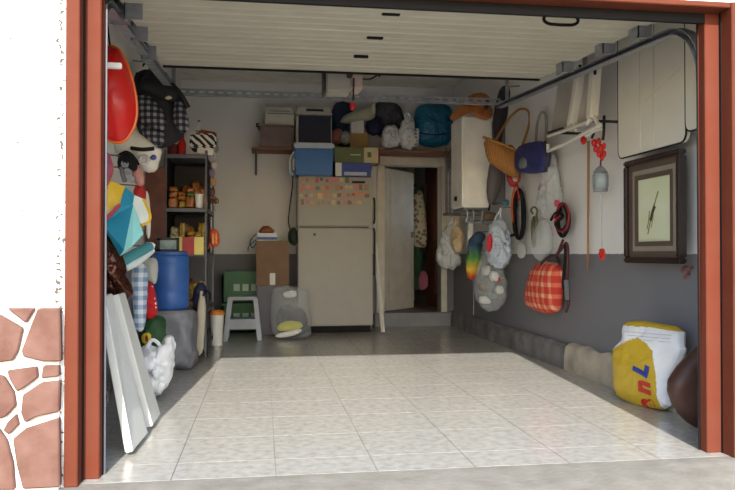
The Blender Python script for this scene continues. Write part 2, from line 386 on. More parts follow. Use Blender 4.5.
# back doorway trim, step and doors
tr = struct('trim_3', add(box(DX0-.10, DX0, YB-.025, YB+.02, DZ0, DZ1), box(DX1, DX1+.075, YB-.025, YB+.02, DZ0, DZ1), box(DX0-.10, DX1+.075, YB-.03, YB+.02, DZ1, DZ1+.1)), M('trim_white', (214, 208, 194), .5), bevel=.006, seg=1)
struct('step', box(DX0-.14, XR, YB-.12, YB, 0, DZ0), M('step_grey', (134, 134, 138), .8), bevel=.008)
# white panelled door standing open into the corridor
ang = math.radians(50); hx, hy = DX0+.03, YB+.10; dw = .76
def leaf(a0, a1, z0, z1, t0, t1):
    g_ = box(hx+a0, hx+a1, hy+t0, hy+t1, z0, z1); return rot(g_, (hx, hy, 0), ang)
d1 = struct('door_1', leaf(0, dw, DZ0+.01, DZ1-.02, 0, .035), M('door_white', (216, 211, 200), .5), bevel=.003)
for z0, z1 in ((DZ0+.14, DZ1-.14),):
    obj('door_panel', leaf(.11, dw-.11, z0, z1, -.012, .004), MATS['door_white'], d1, bevel=.010)
obj('door_handle', leaf(dw-.09, dw-.05, 1.12, 1.2, -.05, 0), GALV, d1, bevel=.008)
# brown door at the far side of the corridor
d2 = struct('door_2', box(XR-.045, XR-.002, 9.60, 10.30, DZ0, 2.2), WOOD, bevel=.004)
for z0, z1 in ((.35, .95), (1.1, 2.0)): obj('door_panel', box(XR-.06, XR-.044, 9.70, 10.20, z0, z1), WOOD, d2, bevel=.006)
obj('door_handle', tube([(XR-.045, 10.22, 1.18), (XR-.09, 10.22, 1.18), (XR-.09, 10.12, 1.18)], .012), GALV, d2)
# hanging clothes in the corridor
pts = pY([(413, 196), (420, 190), (424, 196), (428, 240), (425, 248), (412, 246), (409, 220)], 10.0)
tag(obj('apron', dome(pts, FY, .06, .04, .5, 14, 1), FLORAL, smooth=True), 'pale floral apron hanging in the corridor behind the open white door', 'apron')
pts = pY([(412, 188), (420, 187), (424, 196), (422, 290), (410, 292), (408, 200)], 10.12)
tag(obj('green_coat', dome(pts, FY, .05, .03, .5, 12, 2), C('dark_green_cloth', (44, 84, 58)), smooth=True), 'long dark green coat hanging behind the floral apron', 'coat')
pts = pY([(419, 272), (425, 270), (428, 276), (428, 289), (418, 291)], 9.95)
tag(obj('pink_bag', dome(pts, FY, .05, .04, .3, 14, 3), C('dusty_pink', (170, 96, 120)), smooth=True), 'small dusty pink bag hanging low in the corridor', 'bag')
o = tag(obj('coat_hook_rail', add(box(by(409, 186, 10.5).x, by(425, 186, 10.2).x, 10.2, 10.22, by(410, 187, 10.2).z, by(410, 184, 10.2).z), tube([by(426, 165, 10.2), by(426, 186, 10.2)], .012)), DARKM), 'dark coat hook rail inside the corridor', 'hook rail')

# ================================================================== GARAGE DOOR
def zd(y): return 2.06+.052*(y-3.25)
gd = thing('sectional_garage_door', 'beige sectional garage door rolled up under the ceiling', 'garage door', (.65, 4.05, 2.06))
ys = [3.16+.442*i for i in range(5)]
for i in range(4):
    a, b = ys[i]+.004, ys[i+1]-.004; pr = []
    k = [(0, .012), (.012, 0), (.10, 0), (.108, .006), (.116, 0), (.205, 0), (.213, -.006), (.229, -.006), (.237, 0), (.33, 0), (.338, .006), (.346, 0), (.422, 0), (.434, .012)]
    low = [(a+d*(b-a)/.434, zd(a+d)+h) for d, h in k]
    top = [(b, zd(b)+.045), (a, zd(a)+.045)]
    obj('door_section', loft([[Vector((x, y, z)) for y, z in low+top] for x in (-.655, 1.955)]), OFFW, gd)
for u, v in ((391, 13), (375, 37), (361, 56)):
    y = bz(u, v, 2.1).y; q = bz(u, v, zd(y)); obj('hinge', box(q.x-.045, q.x+.045, q.y-.012, q.y+.012, q.z-.012, q.z+.004), BLACK, gd, bevel=.003)
q = bz(561, 13.5, zd(3.4)); hp = []
for i in range(16):
    t = 2*math.pi*i/16; hp.append(q+Vector((.088*math.copysign(abs(math.cos(t))**.5, math.cos(t)), 0, -.030+.026*math.sin(t))))
obj('pull_handle', tube(hp, .008, 8, closed=True), BLACK, gd, smooth=True)
obj('weather_strip', box(-.655, 1.955, ys[4]-.004, ys[4]+.012, zd(4.92)-.01, zd(4.92)+.045), BLACK, gd)
# tracks
def track(xc, label, side, xi):
    th = thing('garage_door_track', label, 'track', (xc, 3.12, 0), 'garage door tracks')
    path = [Vector((xc, 3.125, 0)), Vector((xc, 3.125, 1.70))]
    for i in range(1, 9):
        t = i/8*math.pi/2; path.append(Vector((xc, 3.125+.30*(1-math.cos(t)), 1.72+.30*math.sin(t))))
    path += [Vector((xc, 6.08, 2.19))]
    pr = [(-.028, -.018), (.028, -.018), (.028, -.013), (-.023*1, -.013), (-.023, .013), (.028, .013), (.028, .018), (-.028, .018)]
    rings = []
    for i, q in enumerate(path):
        t = (path[min(i+1, len(path)-1)]-path[max(i-1, 0)]).normalized(); n = Vector((1, 0, 0)); b = t.cross(n)
        rings.append([q+n*(-side*x)+b*y for x, y in pr])
    obj('rail', loft(rings), GALV, th)
    obj('wall_angle', box(min(xi, xi+side*.06), max(xi, xi+side*.06), 3.099, 3.104, 0.002, 1.93), C('angle_grey', (86, 86, 94), .5), th)
    return th
tR = track(2.045, 'galvanised door track curving up along the right wall', 1, 1.999)
tL = track(-.69, 'galvanised door track behind the left red post', -1, -.634)
def roller(th, u, v, sx, sz, dy=.10):
    y = bz(u, v, 2.08).y; q = bz(u, v, zd(y)-.03)
    b = obj('hinge_bracket', add(box(q.x-sx/2, q.x+sx/2, q.y-dy/2, q.y-dy/2+.006, q.z-sz/2, q.z+sz/2), box(q.x-sx/2, q.x+sx/2, q.y-dy/2, q.y+dy/2, q.z+sz/2-.006, q.z+sz/2), box(q.x-sx/2, q.x-sx/2+.006, q.y-dy/2, q.y+dy/2, q.z-sz/2, q.z+sz/2)), GALV, th)
    obj('roller', rot(lathe([(.0, -.02), (.022, -.02), (.022, .02), (0, .02)], q, 12), q, 0, 0, math.pi/2), DARKM, b)
for u, v in ((640, 33), (605, 49), (565, 68)): roller(tR, u, v, .075, .075)
for u, v in ((135, 12), (141, 34), (150, 53)): roller(tL, u, v, .085, .10)
obj('hanger', bar((2.05, 5.9, 2.18), (2.05, 5.9, 3.0), .03, .004), GALV, tR); obj('hanger', bar((-.70, 5.9, 2.18), (-.70, 5.9, 3.0), .03, .004), GALV, tL)
obj('hanger', bar((2.05, 4.4, 2.1), (2.05, 4.4, 3.0), .03, .004), GALV, tR)
q = by(112, 66, 3.35); obj('latch_arm', box(q.x-.06, q.x+.042, 3.34, 3.36, q.z-.012, q.z+.014), WHITE, tL, bevel=.003)
# torsion spring cylinder / cable drum seen at the left curve
q = by(119, 12, 3.6); obj('cable_drum', rot(lathe([(.0, -.05), (.055, -.05), (.06, -.03), (.06, .03), (.055, .05), (0, .05)], q, 16), q, 0, 0, math.pi/2), GREYM, tL, smooth=True)
# perforated angle across the track ends
g_ = []; X0, X1, Yp, z0, z1 = -.69, 2.06, 6.10, 2.212, 2.262
g_ += [box(X0, X1, Yp, Yp+.004, z0, z0+.016), box(X0, X1, Yp, Yp+.004, z1-.016, z1), box(X0, X1, Yp, Yp+.045, z0-.004, z0)]
k = int((X1-X0)/.075)
for i in range(k+1):
    x = X0+(X1-X0)*i/k; g_.append(box(x-.018, x+.018, Yp, Yp+.004, z0+.016, z1-.016))
tag(obj('perforated_angle', add(*g_), GALV), 'perforated galvanised angle bar spanning the garage between the door tracks', 'angle bar')
# opener
op = thing('garage_door_opener', 'pale grey door opener box hung behind the raised door', 'door opener', (.48, 5.4, 2.05))
a = by(326, 91, 5.25); b = by(351, 91, 5.25); c = by(363, 88, 5.25)
obj('housing', box(a.x, b.x, 5.25, 5.45, a.z, a.z+.17), M('opener_grey', (168, 164, 156), .5), op, bevel=.012)
obj('lamp_cover', box(b.x+.004, c.x, 5.27, 5.44, a.z+.02, a.z+.16), M('opener_cover', (196, 176, 164), .35), op, bevel=.015)
obj('edge_frame', box(a.x-.014, a.x-.001, 5.245, 5.46, a.z-.004, a.z+.18), DARKM, op)
for x in (a.x+.03, b.x-.03): obj('hanger_strap', bar((x, 5.35, a.z+.17), (x, 5.35, ZC), .03, .004), GALV, op)
obj('drive_rail', box(b.x-.03, b.x, 4.95, 5.26, a.z+.10, a.z+.14), DARKM, op)
obj('release_cord', tube([by(354, 78, 5.2), by(353.5, 90, 5.2), by(353, 101, 5.2)], .006, 6), BLACK, op)
obj('release_knob', lathe([(.0, -.03), (.016, -.028), (.02, 0), (.016, .024), (0, .03)], by(352.5, 106, 5.2), 12), C('signal_red', (200, 24, 30), .4), op, smooth=True)
obj('power_cable', tube([by(363, 79, 5.3), by(370, 79, 5.4), by(377, 75, 5.5), by(381, 68, 5.6), (c.x+.2, 5.6, ZC)], .006, 6, 4), BLACK, op)
# ================================================================== BACK WALL: FRIDGE AND SURROUNDINGS
FX0, FX1, FYF = .395, 1.252, 8.20
fr = thing('refrigerator', 'cream two-door refrigerator covered in small magnets against back wall', 'refrigerator', ((FX0+FX1)/2, 8.5, 0))
obj('cabinet', box(FX0+.008, FX1-.008, FYF+.055, YB-.06, .02, 1.775), CREAM, fr, bevel=.01)
fd = obj('freezer_door', box(FX0, FX1, FYF, FYF+.05, 1.212, 1.78), CREAM, fr, bevel=.012, seg=3)
md = obj('fresh_food_door', box(FX0, FX1, FYF, FYF+.05, .085, 1.198), CREAM, fr, bevel=.012, seg=3)
obj('door_gasket', box(FX0+.02, FX1-.02, FYF+.046, FYF+.06, .09, 1.77), DARKM, fr)
obj('kick_plate', box(FX0+.02, FX1-.02, FYF+.04, FYF+.1, .01, .08), BLACK, fr)
obj('name_plate', box(by(352, 182, FYF).x, by(365, 182, FYF).x, FYF-.005, FYF, by(352, 183.2, FYF).z, by(352, 181, FYF).z), BLACK, fd)
q = by(314.5, 234.5, FYF); obj('lock', rot(lathe([(.0, -.006), (.016, -.006), (.016, .006), (0, .006)], q, 12), q, 0, math.pi/2), DARKM, md)
obj('hinge', box(FX1-.05, FX1-.002, FYF-.006, FYF+.03, 1.198, 1.212), GALV, fr)
obj('door_handle', tube([(FX1+.008, FYF-.01, 1.19), (FX1+.012, FYF-.03, 1.15), (FX1+.012, FYF-.03, .70), (FX1+.008, FYF-.01, .66)], .012, 8), DARKM, md)
obj('door_handle', tube([(FX1+.008, FYF-.01, 1.25), (FX1+.012, FYF-.03, 1.29), (FX1+.012, FYF-.03, 1.5), (FX1+.008, FYF-.01, 1.54)], .012, 8), DARKM, fd)
ORD = ['first', 'second', 'third', 'fourth', 'fifth', 'sixth', 'seventh', 'eighth', 'ninth', 'tenth', 'eleventh', 'twelfth', 'thirteenth', 'fourteenth', 'fifteenth', 'sixteenth']
paln = ['rust', 'ochre', 'brown', 'dark red', 'olive', 'sand', 'charcoal', 'pink', 'tan', 'orange']
pal = [(176, 92, 60), (196, 140, 70), (120, 80, 60), (170, 60, 60), (90, 96, 70), (200, 170, 120), (70, 66, 74), (196, 110, 120), (150, 120, 90), (210, 120, 60)]
rows = [(180, 302, 347, 10), (187.6, 303, 366, 14), (195.2, 301.5, 367, 15), (202.5, 302.5, 360, 12)]
for r, (v, u0, u1, n) in enumerate(rows):
    for i in range(n):
        u = u0+(u1-u0)*i/(n-1)+random.uniform(-.6, .6); q = by(u, v+random.uniform(-.8, .8), FYF-.001)
        ww = random.uniform(.016, .027); hh = random.uniform(.02, .034); k = random.randrange(len(pal)); kind = random.random()
        mt = C('magnet_%d' % k, pal[k], .4, var=.35, scale=60)
        if kind < .55: g_ = rot(box(q.x-ww, q.x+ww, FYF-.008, FYF-.0005, q.z-hh, q.z+hh), q, 0, 0, random.uniform(-.15, .15))
        elif kind < .8: g_ = rot(lathe([(0, -.004), (ww, -.004), (ww, .003), (0, .003)], (q.x, FYF-.005, q.z), 12), (q.x, FYF-.005, q.z), 0, math.pi/2)
        else: g_ = plate([Vector((q.x+ww*1.2*math.sin(a_)*(1 if j % 2 else .55), FYF-.005, q.z+hh*math.cos(a_)*(1 if j % 2 else .6))) for j, a_ in enumerate([2*math.pi*j/10 for j in range(10)])], FY, .008)
        tag(obj('fridge_magnet', g_, mt), 'small %s magnet, %s from left in the %s magnet row on the freezer' % (paln[k], ORD[i], ['top', 'second', 'third', 'lowest'][r]), 'magnet', 'magnets on the freezer door')
# things on the fridge
ck = thing('cooler_box', 'bright blue cooler with pale lid standing on the fridge', 'cooler', (.55, 8.37, 1.786))
x0, x1, _, _, _, _ = rect(294.5, 144, 334, 176, 8.22, .3)
def taper(x0, x1, y0, y1, z0, z1, d):
    return loft([[Vector(q) for q in ((x0+d, y0+d, z0), (x1-d, y0+d, z0), (x1-d, y1-d, z0), (x0+d, y1-d, z0))], [Vector(q) for q in ((x0, y0, z1), (x1, y0, z1), (x1, y1, z1), (x0, y1, z1))]])
obj('body', taper(x0, x1, 8.22, 8.53, 1.786, 2.10, .02), C('cooler_blue', (32, 110, 178), .45), ck, bevel=.015)
obj('lid', box(x0-.006, x1+.006, 8.215, 8.535, 2.102, 2.165), C('cooler_lid', (196, 208, 220), .4), ck, bevel=.014)
obj('handle', tube([(x0-.005, 8.25, 2.06), (x0-.05, 8.25, 1.98), (x0-.05, 8.25, 1.84), (x0-.02, 8.25, 1.80), (x0-.02, 8.50, 1.80), (x0-.05, 8.5, 1.84), (x0-.05, 8.5, 1.98), (x0-.005, 8.5, 2.06)], .012, 8), MATS['cooler_lid'], ck)
obj('tap_label', box(x0-.012, x0+.004, 8.3, 8.42, 1.86, 1.99), C('label_white', (214, 216, 210), .5), ck)
b1 = thing('blue_carton', 'flat blue and white carton on the fridge under the green case', 'carton', (1.02, 8.4, 1.786))
x0, x1, *_ = rect(335.5, 162, 371, 176, 8.23, .3)
obj('box', box(x0, x1, 8.23, 8.53, 1.786, 1.945), C('carton_blue', (52, 74, 150), .55), b1, bevel=.004)
obj('end_panel', box(x0-.001, x0+.07, 8.226, 8.24, 1.79, 1.942), MATS['label_white'], b1)
obj('print_panel', box(x0+.1, x1-.05, 8.227, 8.24, 1.80, 1.84), C('pale_blue_print', (180, 190, 214), .5), b1)
g1 = thing('green_case', 'olive green case with cream end on the blue carton', 'case', (1.1, 8.4, 1.946))
x0, x1, *_ = rect(334.5, 143, 380, 161, 8.23, .3); xm = by(364, 150, 8.23).x
obj('case_body', box(x0, xm, 8.23, 8.53, 1.947, 2.122), C('olive_case', (100, 108, 66), .6), g1, bevel=.008)
obj('cream_end', box(xm, x1-.02, 8.23, 8.53, 1.947, 2.122), C('cream_carton', (198, 184, 146), .6), g1, bevel=.004)
obj('red_edge', box(x1-.02, x1, 8.23, 8.53, 1.947, 2.122), C('dark_red_edge', (120, 24, 36), .6), g1)
obj('handle', box(xm-.16, xm-.04, 8.215, 8.232, 2.03, 2.042), MATS['label_white'], g1, bevel=.003)
obj('emblem', box(xm+.04, xm+.085, 8.226, 8.232, 2.01, 2.07), MATS['olive_case'], g1)
# wall shelf
sh = thing('wall_shelf', 'long wooden shelf board high on the back wall piled with boxes', 'shelf', (1.0, 8.75, 2.12))
obj('board', box(-.13, 2.34, 8.55, YB, 2.125, 2.148), C('shelf_wood', (140, 96, 74), .6), sh, bevel=.003)
for x in (-.08, .9, 1.32, 2.30): obj('bracket', add(bar((x, YB-.012, 1.86), (x, YB-.012, 2.125), .025, .012), bar((x, 8.6, 2.117), (x, YB, 2.117), .025, .012), bar((x, YB-.02, 1.88), (x, 8.62, 2.115), .02, .01)), GREYM, sh)
ZS = 2.149
def onshelf(u0, v0, u1, v1, Y): r = rect(u0, v0, u1, v1, Y, .1); return r[0], r[1], r[5]
x0, x1, zt = onshelf(262, 125, 297, 145, 8.57)
b = thing('mauve_carton', 'long mauve carton lying on the left end of the shelf', 'carton', ((x0+x1)/2, 8.72, ZS))
x1 -= .035; obj('box', box(x0-.02, x1, 8.57, 8.9, ZS, zt-.02), C('mauve_card', (138, 118, 114), .8, second=(120, 100, 98)), b, bevel=.012)
obj('lid_flap', box(x0-.05, x1, 8.565, 8.905, zt-.019, zt), C('tan_card', (150, 134, 116), .8), b, bevel=.004)
obj('dark_clasp', box(x0-.07, x0-.03, 8.57, 8.62, zt-.03, zt+.012), BLACK, b)
x2, x3, zt2 = onshelf(265, 107, 297, 125, 8.59)
b = thing('white_carton', 'white printed carton on the mauve carton at the shelf end', 'carton', ((x2+x3)/2, 8.72, zt+.001))
obj('box', box(x2, x3-.035, 8.6, 8.9, zt+.001, zt2-.05), C('carton_white', (208, 202, 190), .7), b, bevel=.006)
obj('lid', box(x2+.02, x3-.06, 8.62, 8.9, zt2-.049, zt2), C('carton_white2', (198, 194, 182), .7), b, bevel=.006)
obj('print_line', box(x2+.03, x3-.03, 8.596, 8.602, zt+.13, zt+.14), GREYM, b); obj('print_line', box(x2+.05, x3-.08, 8.596, 8.602, zt+.16, zt+.168), GREYM, b)
x0, x1, zt = onshelf(296, 107, 332, 139, 8.52)
b = thing('cooler_box', 'navy cooler with grey-white frame and handle slot on the shelf', 'cooler', ((x0+x1)/2, 8.7, ZS))
obj('body', box(x0, x1, 8.53, 8.9, ZS, zt-.10), C('cooler_shell', (198, 194, 182), .5), b, bevel=.014)
obj('front_panel', box(x0+.03, x1-.012, 8.512, 8.535, ZS+.01, zt-.112), C('navy_panel', (28, 34, 60), .5), b, bevel=.004)
obj('lid', taper(x0-.01, x1+.01, 8.52, 8.91, zt, zt-.098, .025) if False else loft([[Vector(q) for q in ((x0-.008, 8.515, zt-.098), (x1+.008, 8.515, zt-.098), (x1+.008, 8.91, zt-.098), (x0-.008, 8.91, zt-.098))], [Vector(q) for q in ((x0+.02, 8.55, zt), (x1-.02, 8.55, zt), (x1-.02, 8.88, zt), (x0+.02, 8.88, zt))]]), MATS['cooler_shell'], b, bevel=.006)
obj('handle_slot', box(x0+.12, x1-.1, 8.522, 8.56, zt-.055, zt-.03), DARKM, b)
# soft goods on the shelf
def sd(name, px, Y, mat, label, cat, f=.12, bk=.1, amp=.3, fr=8, seed=0, rnd=2, parent=None):
    g_ = dome(pY(px, Y), FY, f, bk, amp, fr, seed, rnd)
    if amp >= .25: g_ = wrinkle(g_, .10*min(f, .12)*(amp/.3), 13, seed)
    o = obj(name, g_, mat, parent, smooth=True)
    return tag(o, label, cat) if parent is None else o
sd('navy_holdall', [(331, 104), (345, 101), (354, 106), (354, 146), (332, 146)], 8.8, C('navy_cloth', (30, 44, 72)), 'dark navy holdall behind the grey rolled cushion on the shelf', 'bag', .06, .1, seed=1)
cu = sd('rolled_cushion', [(338, 122), (346, 114), (360, 109), (373, 104), (377, 113), (374, 120), (360, 122), (348, 124)], 8.62, C('grey_green_cushion', (168, 168, 146)), 'pale grey-green rolled cushion with pale tip on top of the shelf pile', 'cushion', .10, .1, .2, 9, 2)
obj('pale_tip', dome(pY([(371, 104), (375, 103), (376, 113), (372, 114)], 8.54), FY, .03, .02), C('cream_cloth', (206, 198, 170)), cu, smooth=True)
sd('striped_pouch', [(331, 132), (338, 128), (343, 130), (342, 143), (334, 145), (331, 140)], 8.58, C('orange_brown_pouch', (156, 92, 62), second=(110, 80, 100), scale=14), 'small orange-brown pouch beside the navy cooler on the shelf', 'pouch', .05, .06, .3, 10, 3)
sd('glass_bowl', [(340, 133), (346, 130), (350, 134), (350, 143), (345, 146), (340, 143)], 8.57, C('grey_shine', (150, 156, 146), .15, var=.4, scale=20), 'small shiny grey bowl between brown pouch and white carton', 'bowl', .06, .05, .1, 10, 4)
x0, x1, zt = onshelf(350, 133, 366, 140, 8.57)
tag(obj('tan_carton', box(x0, x1+.03, 8.57, 8.8, ZS+.03, zt-.006), C('tan_box', (172, 138, 88), .8), bevel=.004), 'small tan carton under the white box in the shelf pile', 'carton')
x2, x3, zt2 = onshelf(351, 119, 364, 133, 8.575)
tag(obj('small_white_carton', box(x2, x3, 8.575, 8.78, zt-.005, zt2), C('box_white', (216, 212, 204), .5), bevel=.008), 'small glossy white box on the tan carton in the shelf pile', 'box')
tag(obj('folded_pink_cloth', box(x0-.02, x1+.22, 8.56, 8.85, ZS, ZS+.028), C('dusty_rose', (170, 140, 140)), bevel=.01), 'folded dusty pink cloth at the bottom of the shelf pile', 'cloth')
sd('navy_pouch', [(365, 120), (378, 118), (383, 124), (382, 134), (368, 136)], 8.66, C('deep_navy', (26, 28, 64)), 'deep navy pouch between white box and grey sack on the shelf', 'pouch', .07, .1, .3, 9, 6)
sd('grey_sack', [(374, 104), (388, 101), (400, 106), (405, 120), (402, 146), (385, 146), (374, 125)], 8.8, C('charcoal_fleece', (84, 84, 88), .95, bump=.6, bscale=40, second=(62, 62, 66), scale=12), 'charcoal fleece sack at the back of the shelf', 'sack', .10, .1, .3, 9, 7)
sd('plastic_bag', [(382, 130), (390, 125), (397, 128), (400, 146), (390, 147.5), (382, 146)], 8.62, PLAST, 'small crumpled white plastic bag on the shelf, left one', 'plastic bag', .08, .07, .6, 12, 8)
o = sd('plastic_bag', [(399, 130), (404, 120), (409, 116), (413, 121), (415, 135), (418, 146), (410, 150), (401, 147)], 8.60, PLAST, 'tall crumpled white plastic bag with knotted top on the shelf', 'plastic bag', .08, .07, .6, 12, 9)
obj('knot', tube([by(407, 121, 8.56), by(405, 116, 8.55), by(408, 113, 8.55), by(411, 117, 8.56)], .014, 6, 3), PLAST, o, smooth=True)
o = sd('duffel_bag', [(416, 108), (425, 104), (444, 104), (452, 109), (453, 146), (418, 147), (414, 130)], 8.72, C('teal_nylon', (24, 104, 140), .45, bump=.3, bscale=16), 'teal blue nylon duffel bag at the right end of the shelf', 'bag', .14, .15, .25, 7, 10)
for v in (118, 131): obj('strap', tube([by(416, v, 8.66), by(424, v+3, 8.60), by(436, v+4, 8.56), by(450, v+2, 8.6)], .009, 6, 3), C('dark_teal', (14, 60, 84)), o)
sd('striped_cloth', [(414, 130), (418, 127), (420, 132), (418, 147), (413, 147)], 8.55, checks('blue_white_stripe', (200, 206, 214), (200, 206, 214), (60, 80, 120), 10, 24), 'small blue and white striped cloth beside the teal duffel', 'cloth', .03, .03, .2, 10, 11)

# left of the fridge
x0, x1, *_ = rect(256, 240, 289, 286, 8.05, .4); zb = by(256, 286, 8.05).z; ztp = by(256, 240.5, 8.05).z
gm = C('crate_green', (30, 96, 48), .5)
xa, xb = by(222, 300, 8.45).x, by(263, 300, 8.45).x
for k, (z0, z1) in enumerate(((.002, .335), (.336, .70))):
    st = thing('bottle_crate', ['lower dark green bottle crate on the floor behind the stool', 'upper dark green bottle crate in the stack behind the stool'][k], 'crate', ((xa+xb)/2, 8.66, z0), 'green bottle crates behind the stool')
    cr = obj('shell', add(box(xa, xb, 8.45, 8.47, z0, z1), box(xa, xb, 8.85, 8.87, z0, z1), box(xa, xa+.02, 8.45, 8.87, z0, z1), box(xb-.02, xb, 8.45, 8.87, z0, z1), box(xa, xb, 8.45, 8.87, z0, z0+.02), box(xa-.008, xb+.008, 8.44, 8.46, z1-.03, z1)), gm, st)
    for j in range(3):
        xx = xa+.13+j*.10; obj('printed_mark', box(xx, xx+.07, 8.444, 8.45, z0+.14, z0+.22), C('crate_print', (170, 190, 170), .6), cr)
ut = thing('grey_bin', 'dark grey plastic bin under the cardboard box beside the fridge', 'bin', ((x0+x1)/2, 8.25, 0))
obj('body', taper(x0+.01, x1+.03, 8.04, 8.42, 0.004, zb-.03, .02), C('bin_grey', (92, 92, 98), .5), ut, bevel=.012)
obj('rim', box(x0, x1+.04, 8.03, 8.43, zb-.03, zb-.002), MATS['bin_grey'], ut, bevel=.008)
cb = thing('cardboard_box', 'plain brown cardboard box with white label beside the fridge', 'box', ((x0+x1)/2, 8.25, zb))
obj('carton', box(x0, x1, 8.05, 8.41, zb, ztp-.004), CARD, cb, bevel=.003)
xm = by(272.5, 280, 8.05).x; obj('label', box(xm-.03, xm+.03, 8.046, 8.052, zb+.01, zb+.14), MATS['label_white'], cb)
obj('flap', box(x0, x1, 8.05, 8.225, ztp-.004, ztp), CARD, cb); obj('flap', box(x0, x1, 8.235, 8.41, ztp-.004, ztp), CARD, cb)
x2, x3, *_ = rect(257, 232, 277, 240, 8.1, .3); zs = by(257, 233, 8.1).z
o = thing('shoe_box', 'small blue and white box on the cardboard box', 'box', ((x2+x3)/2, 8.2, ztp))
obj('body', box(x2, x3, 8.1, 8.35, ztp, zs), C('white_blue_box', (206, 214, 222), .5), o, bevel=.004)
obj('blue_band', box(x2-.002, x3+.002, 8.097, 8.353, ztp+.01, ztp+.04), C('band_blue', (50, 80, 130), .5), o)
sd('orange_cloth', [(258, 233), (261, 228), (266, 226), (272, 228), (275, 233)], 8.2, C('rust_cloth', (150, 84, 50)), 'crumpled rust orange cloth on the small blue and white box', 'cloth', .06, .06, .4, 14, 12, 1)
tag(obj('hanging_wires', add(tube([by(257, 234, 8.08), by(252, 238, 8.08), by(250, 244, 8.08), by(253, 248, 8.08), by(256, 243, 8.08)], .006, 6, 4), tube([by(256, 240, 8.09), by(249, 246, 8.09), by(248, 251, 8.09)], .005, 6, 4)), C('dark_blue_wire', (44, 54, 70))), 'thin dark wires dangling left of the cardboard box', 'wires')
sd('green_bag', [(289, 230), (294, 227), (298, 232), (298, 243), (293, 246), (288, 240)], 8.35, C('dark_green_nylon', (32, 48, 38)), 'dark green bag squeezed between cardboard box and fridge', 'bag', .06, .06, .3, 12, 13)
tag(obj('power_cord', tube([by(293, 176, 8.55), by(292, 190, 8.6), by(290, 205, 8.7), by(288.5, 222, 8.7), by(292, 234, 8.6)], .007, 6, 5), BLACK), 'black power cord hanging down the wall left of the fridge', 'cord')
# leaning white strip right of the fridge
a = bz(383, 333); tag(obj('white_batten', add(bar((a.x, a.y, 0.01), by(375, 244, a.y+.12), .022, .045)), WHITE), 'thin white batten leaning against the right side of the fridge', 'batten')
# step stool
sx0, sx1 = bz(223, 341).x, bz(262, 341).x; sy = 7.62; zt = by(240, 297, sy).z
so_ = thing('step_stool', 'silver-grey plastic step stool standing before the green crates', 'stool', ((sx0+sx1)/2, sy+.15, 0))
SG = C('stool_grey', (140, 146, 156), .4)
obj('top', box(sx0+.045, sx1-.045, sy+.03, sy+.30, zt-.035, zt), SG, so_, bevel=.012)
obj('step', box(sx0+.05, sx1-.05, sy-.01, sy+.28, .19, .225), SG, so_, bevel=.008)
obj('front_panel', box(sx0+.05, sx1-.05, sy+.005, sy+.02, .12, .19), SG, so_, bevel=.004)
for s_, xb, xt in ((1, sx0, sx0+.055), (-1, sx1, sx1-.055)):
    for yb, yt in ((sy-.01, sy+.045), (sy+.33, sy+.285)):
        obj('leg', loft([[Vector((xb+s_*d, yb+e, 0.002)) for d, e in ((0, -.02), (.05, -.02), (.05, .02), (0, .02))], [Vector((xt-s_*.008+s_*d, yt+e, zt-.02)) for d, e in ((0, -.02), (.045, -.02), (.045, .02), (0, .02))]]), SG, so_, bevel=.006)
# plastic bag with dark and yellow contents
pb = thing('clear_plastic_bag', 'clear plastic bag holding black and yellow things before the fridge', 'plastic bag', (.24, 7.75, 0))
P_ = 7.72
obj('bag', dome(pY([(271, 290), (281, 285), (300, 287), (309, 291), (311, 320), (313, 334), (306, 339), (276, 339), (271, 330), (270, 308)], P_), FY, .10, .16, .5, 9, 20, 1), CLEAR, pb, smooth=True)
obj('black_bundle', dome(pY([(276, 312), (285, 304), (298, 306), (307, 314), (309, 332), (300, 337), (278, 337)], P_+.02), FY, .07, .1, .4, 10, 21), C('black_cloth', (42, 42, 48)), pb, smooth=True)
obj('yellow_band', dome(pY([(277, 325), (288, 320), (302, 322), (303, 328), (288, 331), (277, 331)], P_-.06), FY, .03, .05, .3, 10, 22), C('acid_yellow', (196, 190, 40)), pb, smooth=True)
obj('white_sole', dome(pY([(275, 334), (288, 331), (301, 328), (302, 332), (290, 337), (276, 338)], P_-.06), FY, .03, .05, .2, 10, 23), WHITE, pb, smooth=True)
obj('paper_label', dome(pY([(283, 292), (296, 290), (297, 297), (284, 298)], P_-.07), FY, .01, .01), C('pale_paper', (206, 206, 204)), pb)
# bucket with orange lid
q = bz(217, 345.5); bk = thing('bucket', 'white plastic bucket with orange lid at the foot of the shelf', 'bucket', (q.x, q.y, 0))
obj('body', lathe([(.0, 0), (.052, 0), (.066, .30), (0, .30)], (q.x, q.y, .002), 20), WHITE, bk, smooth=True)
obj('lid', lathe([(.0, .302), (.072, .302), (.074, .325), (.06, .345), (0, .35)], (q.x, q.y, .002), 20), C('lid_orange', (214, 128, 40), .45), bk, smooth=True)
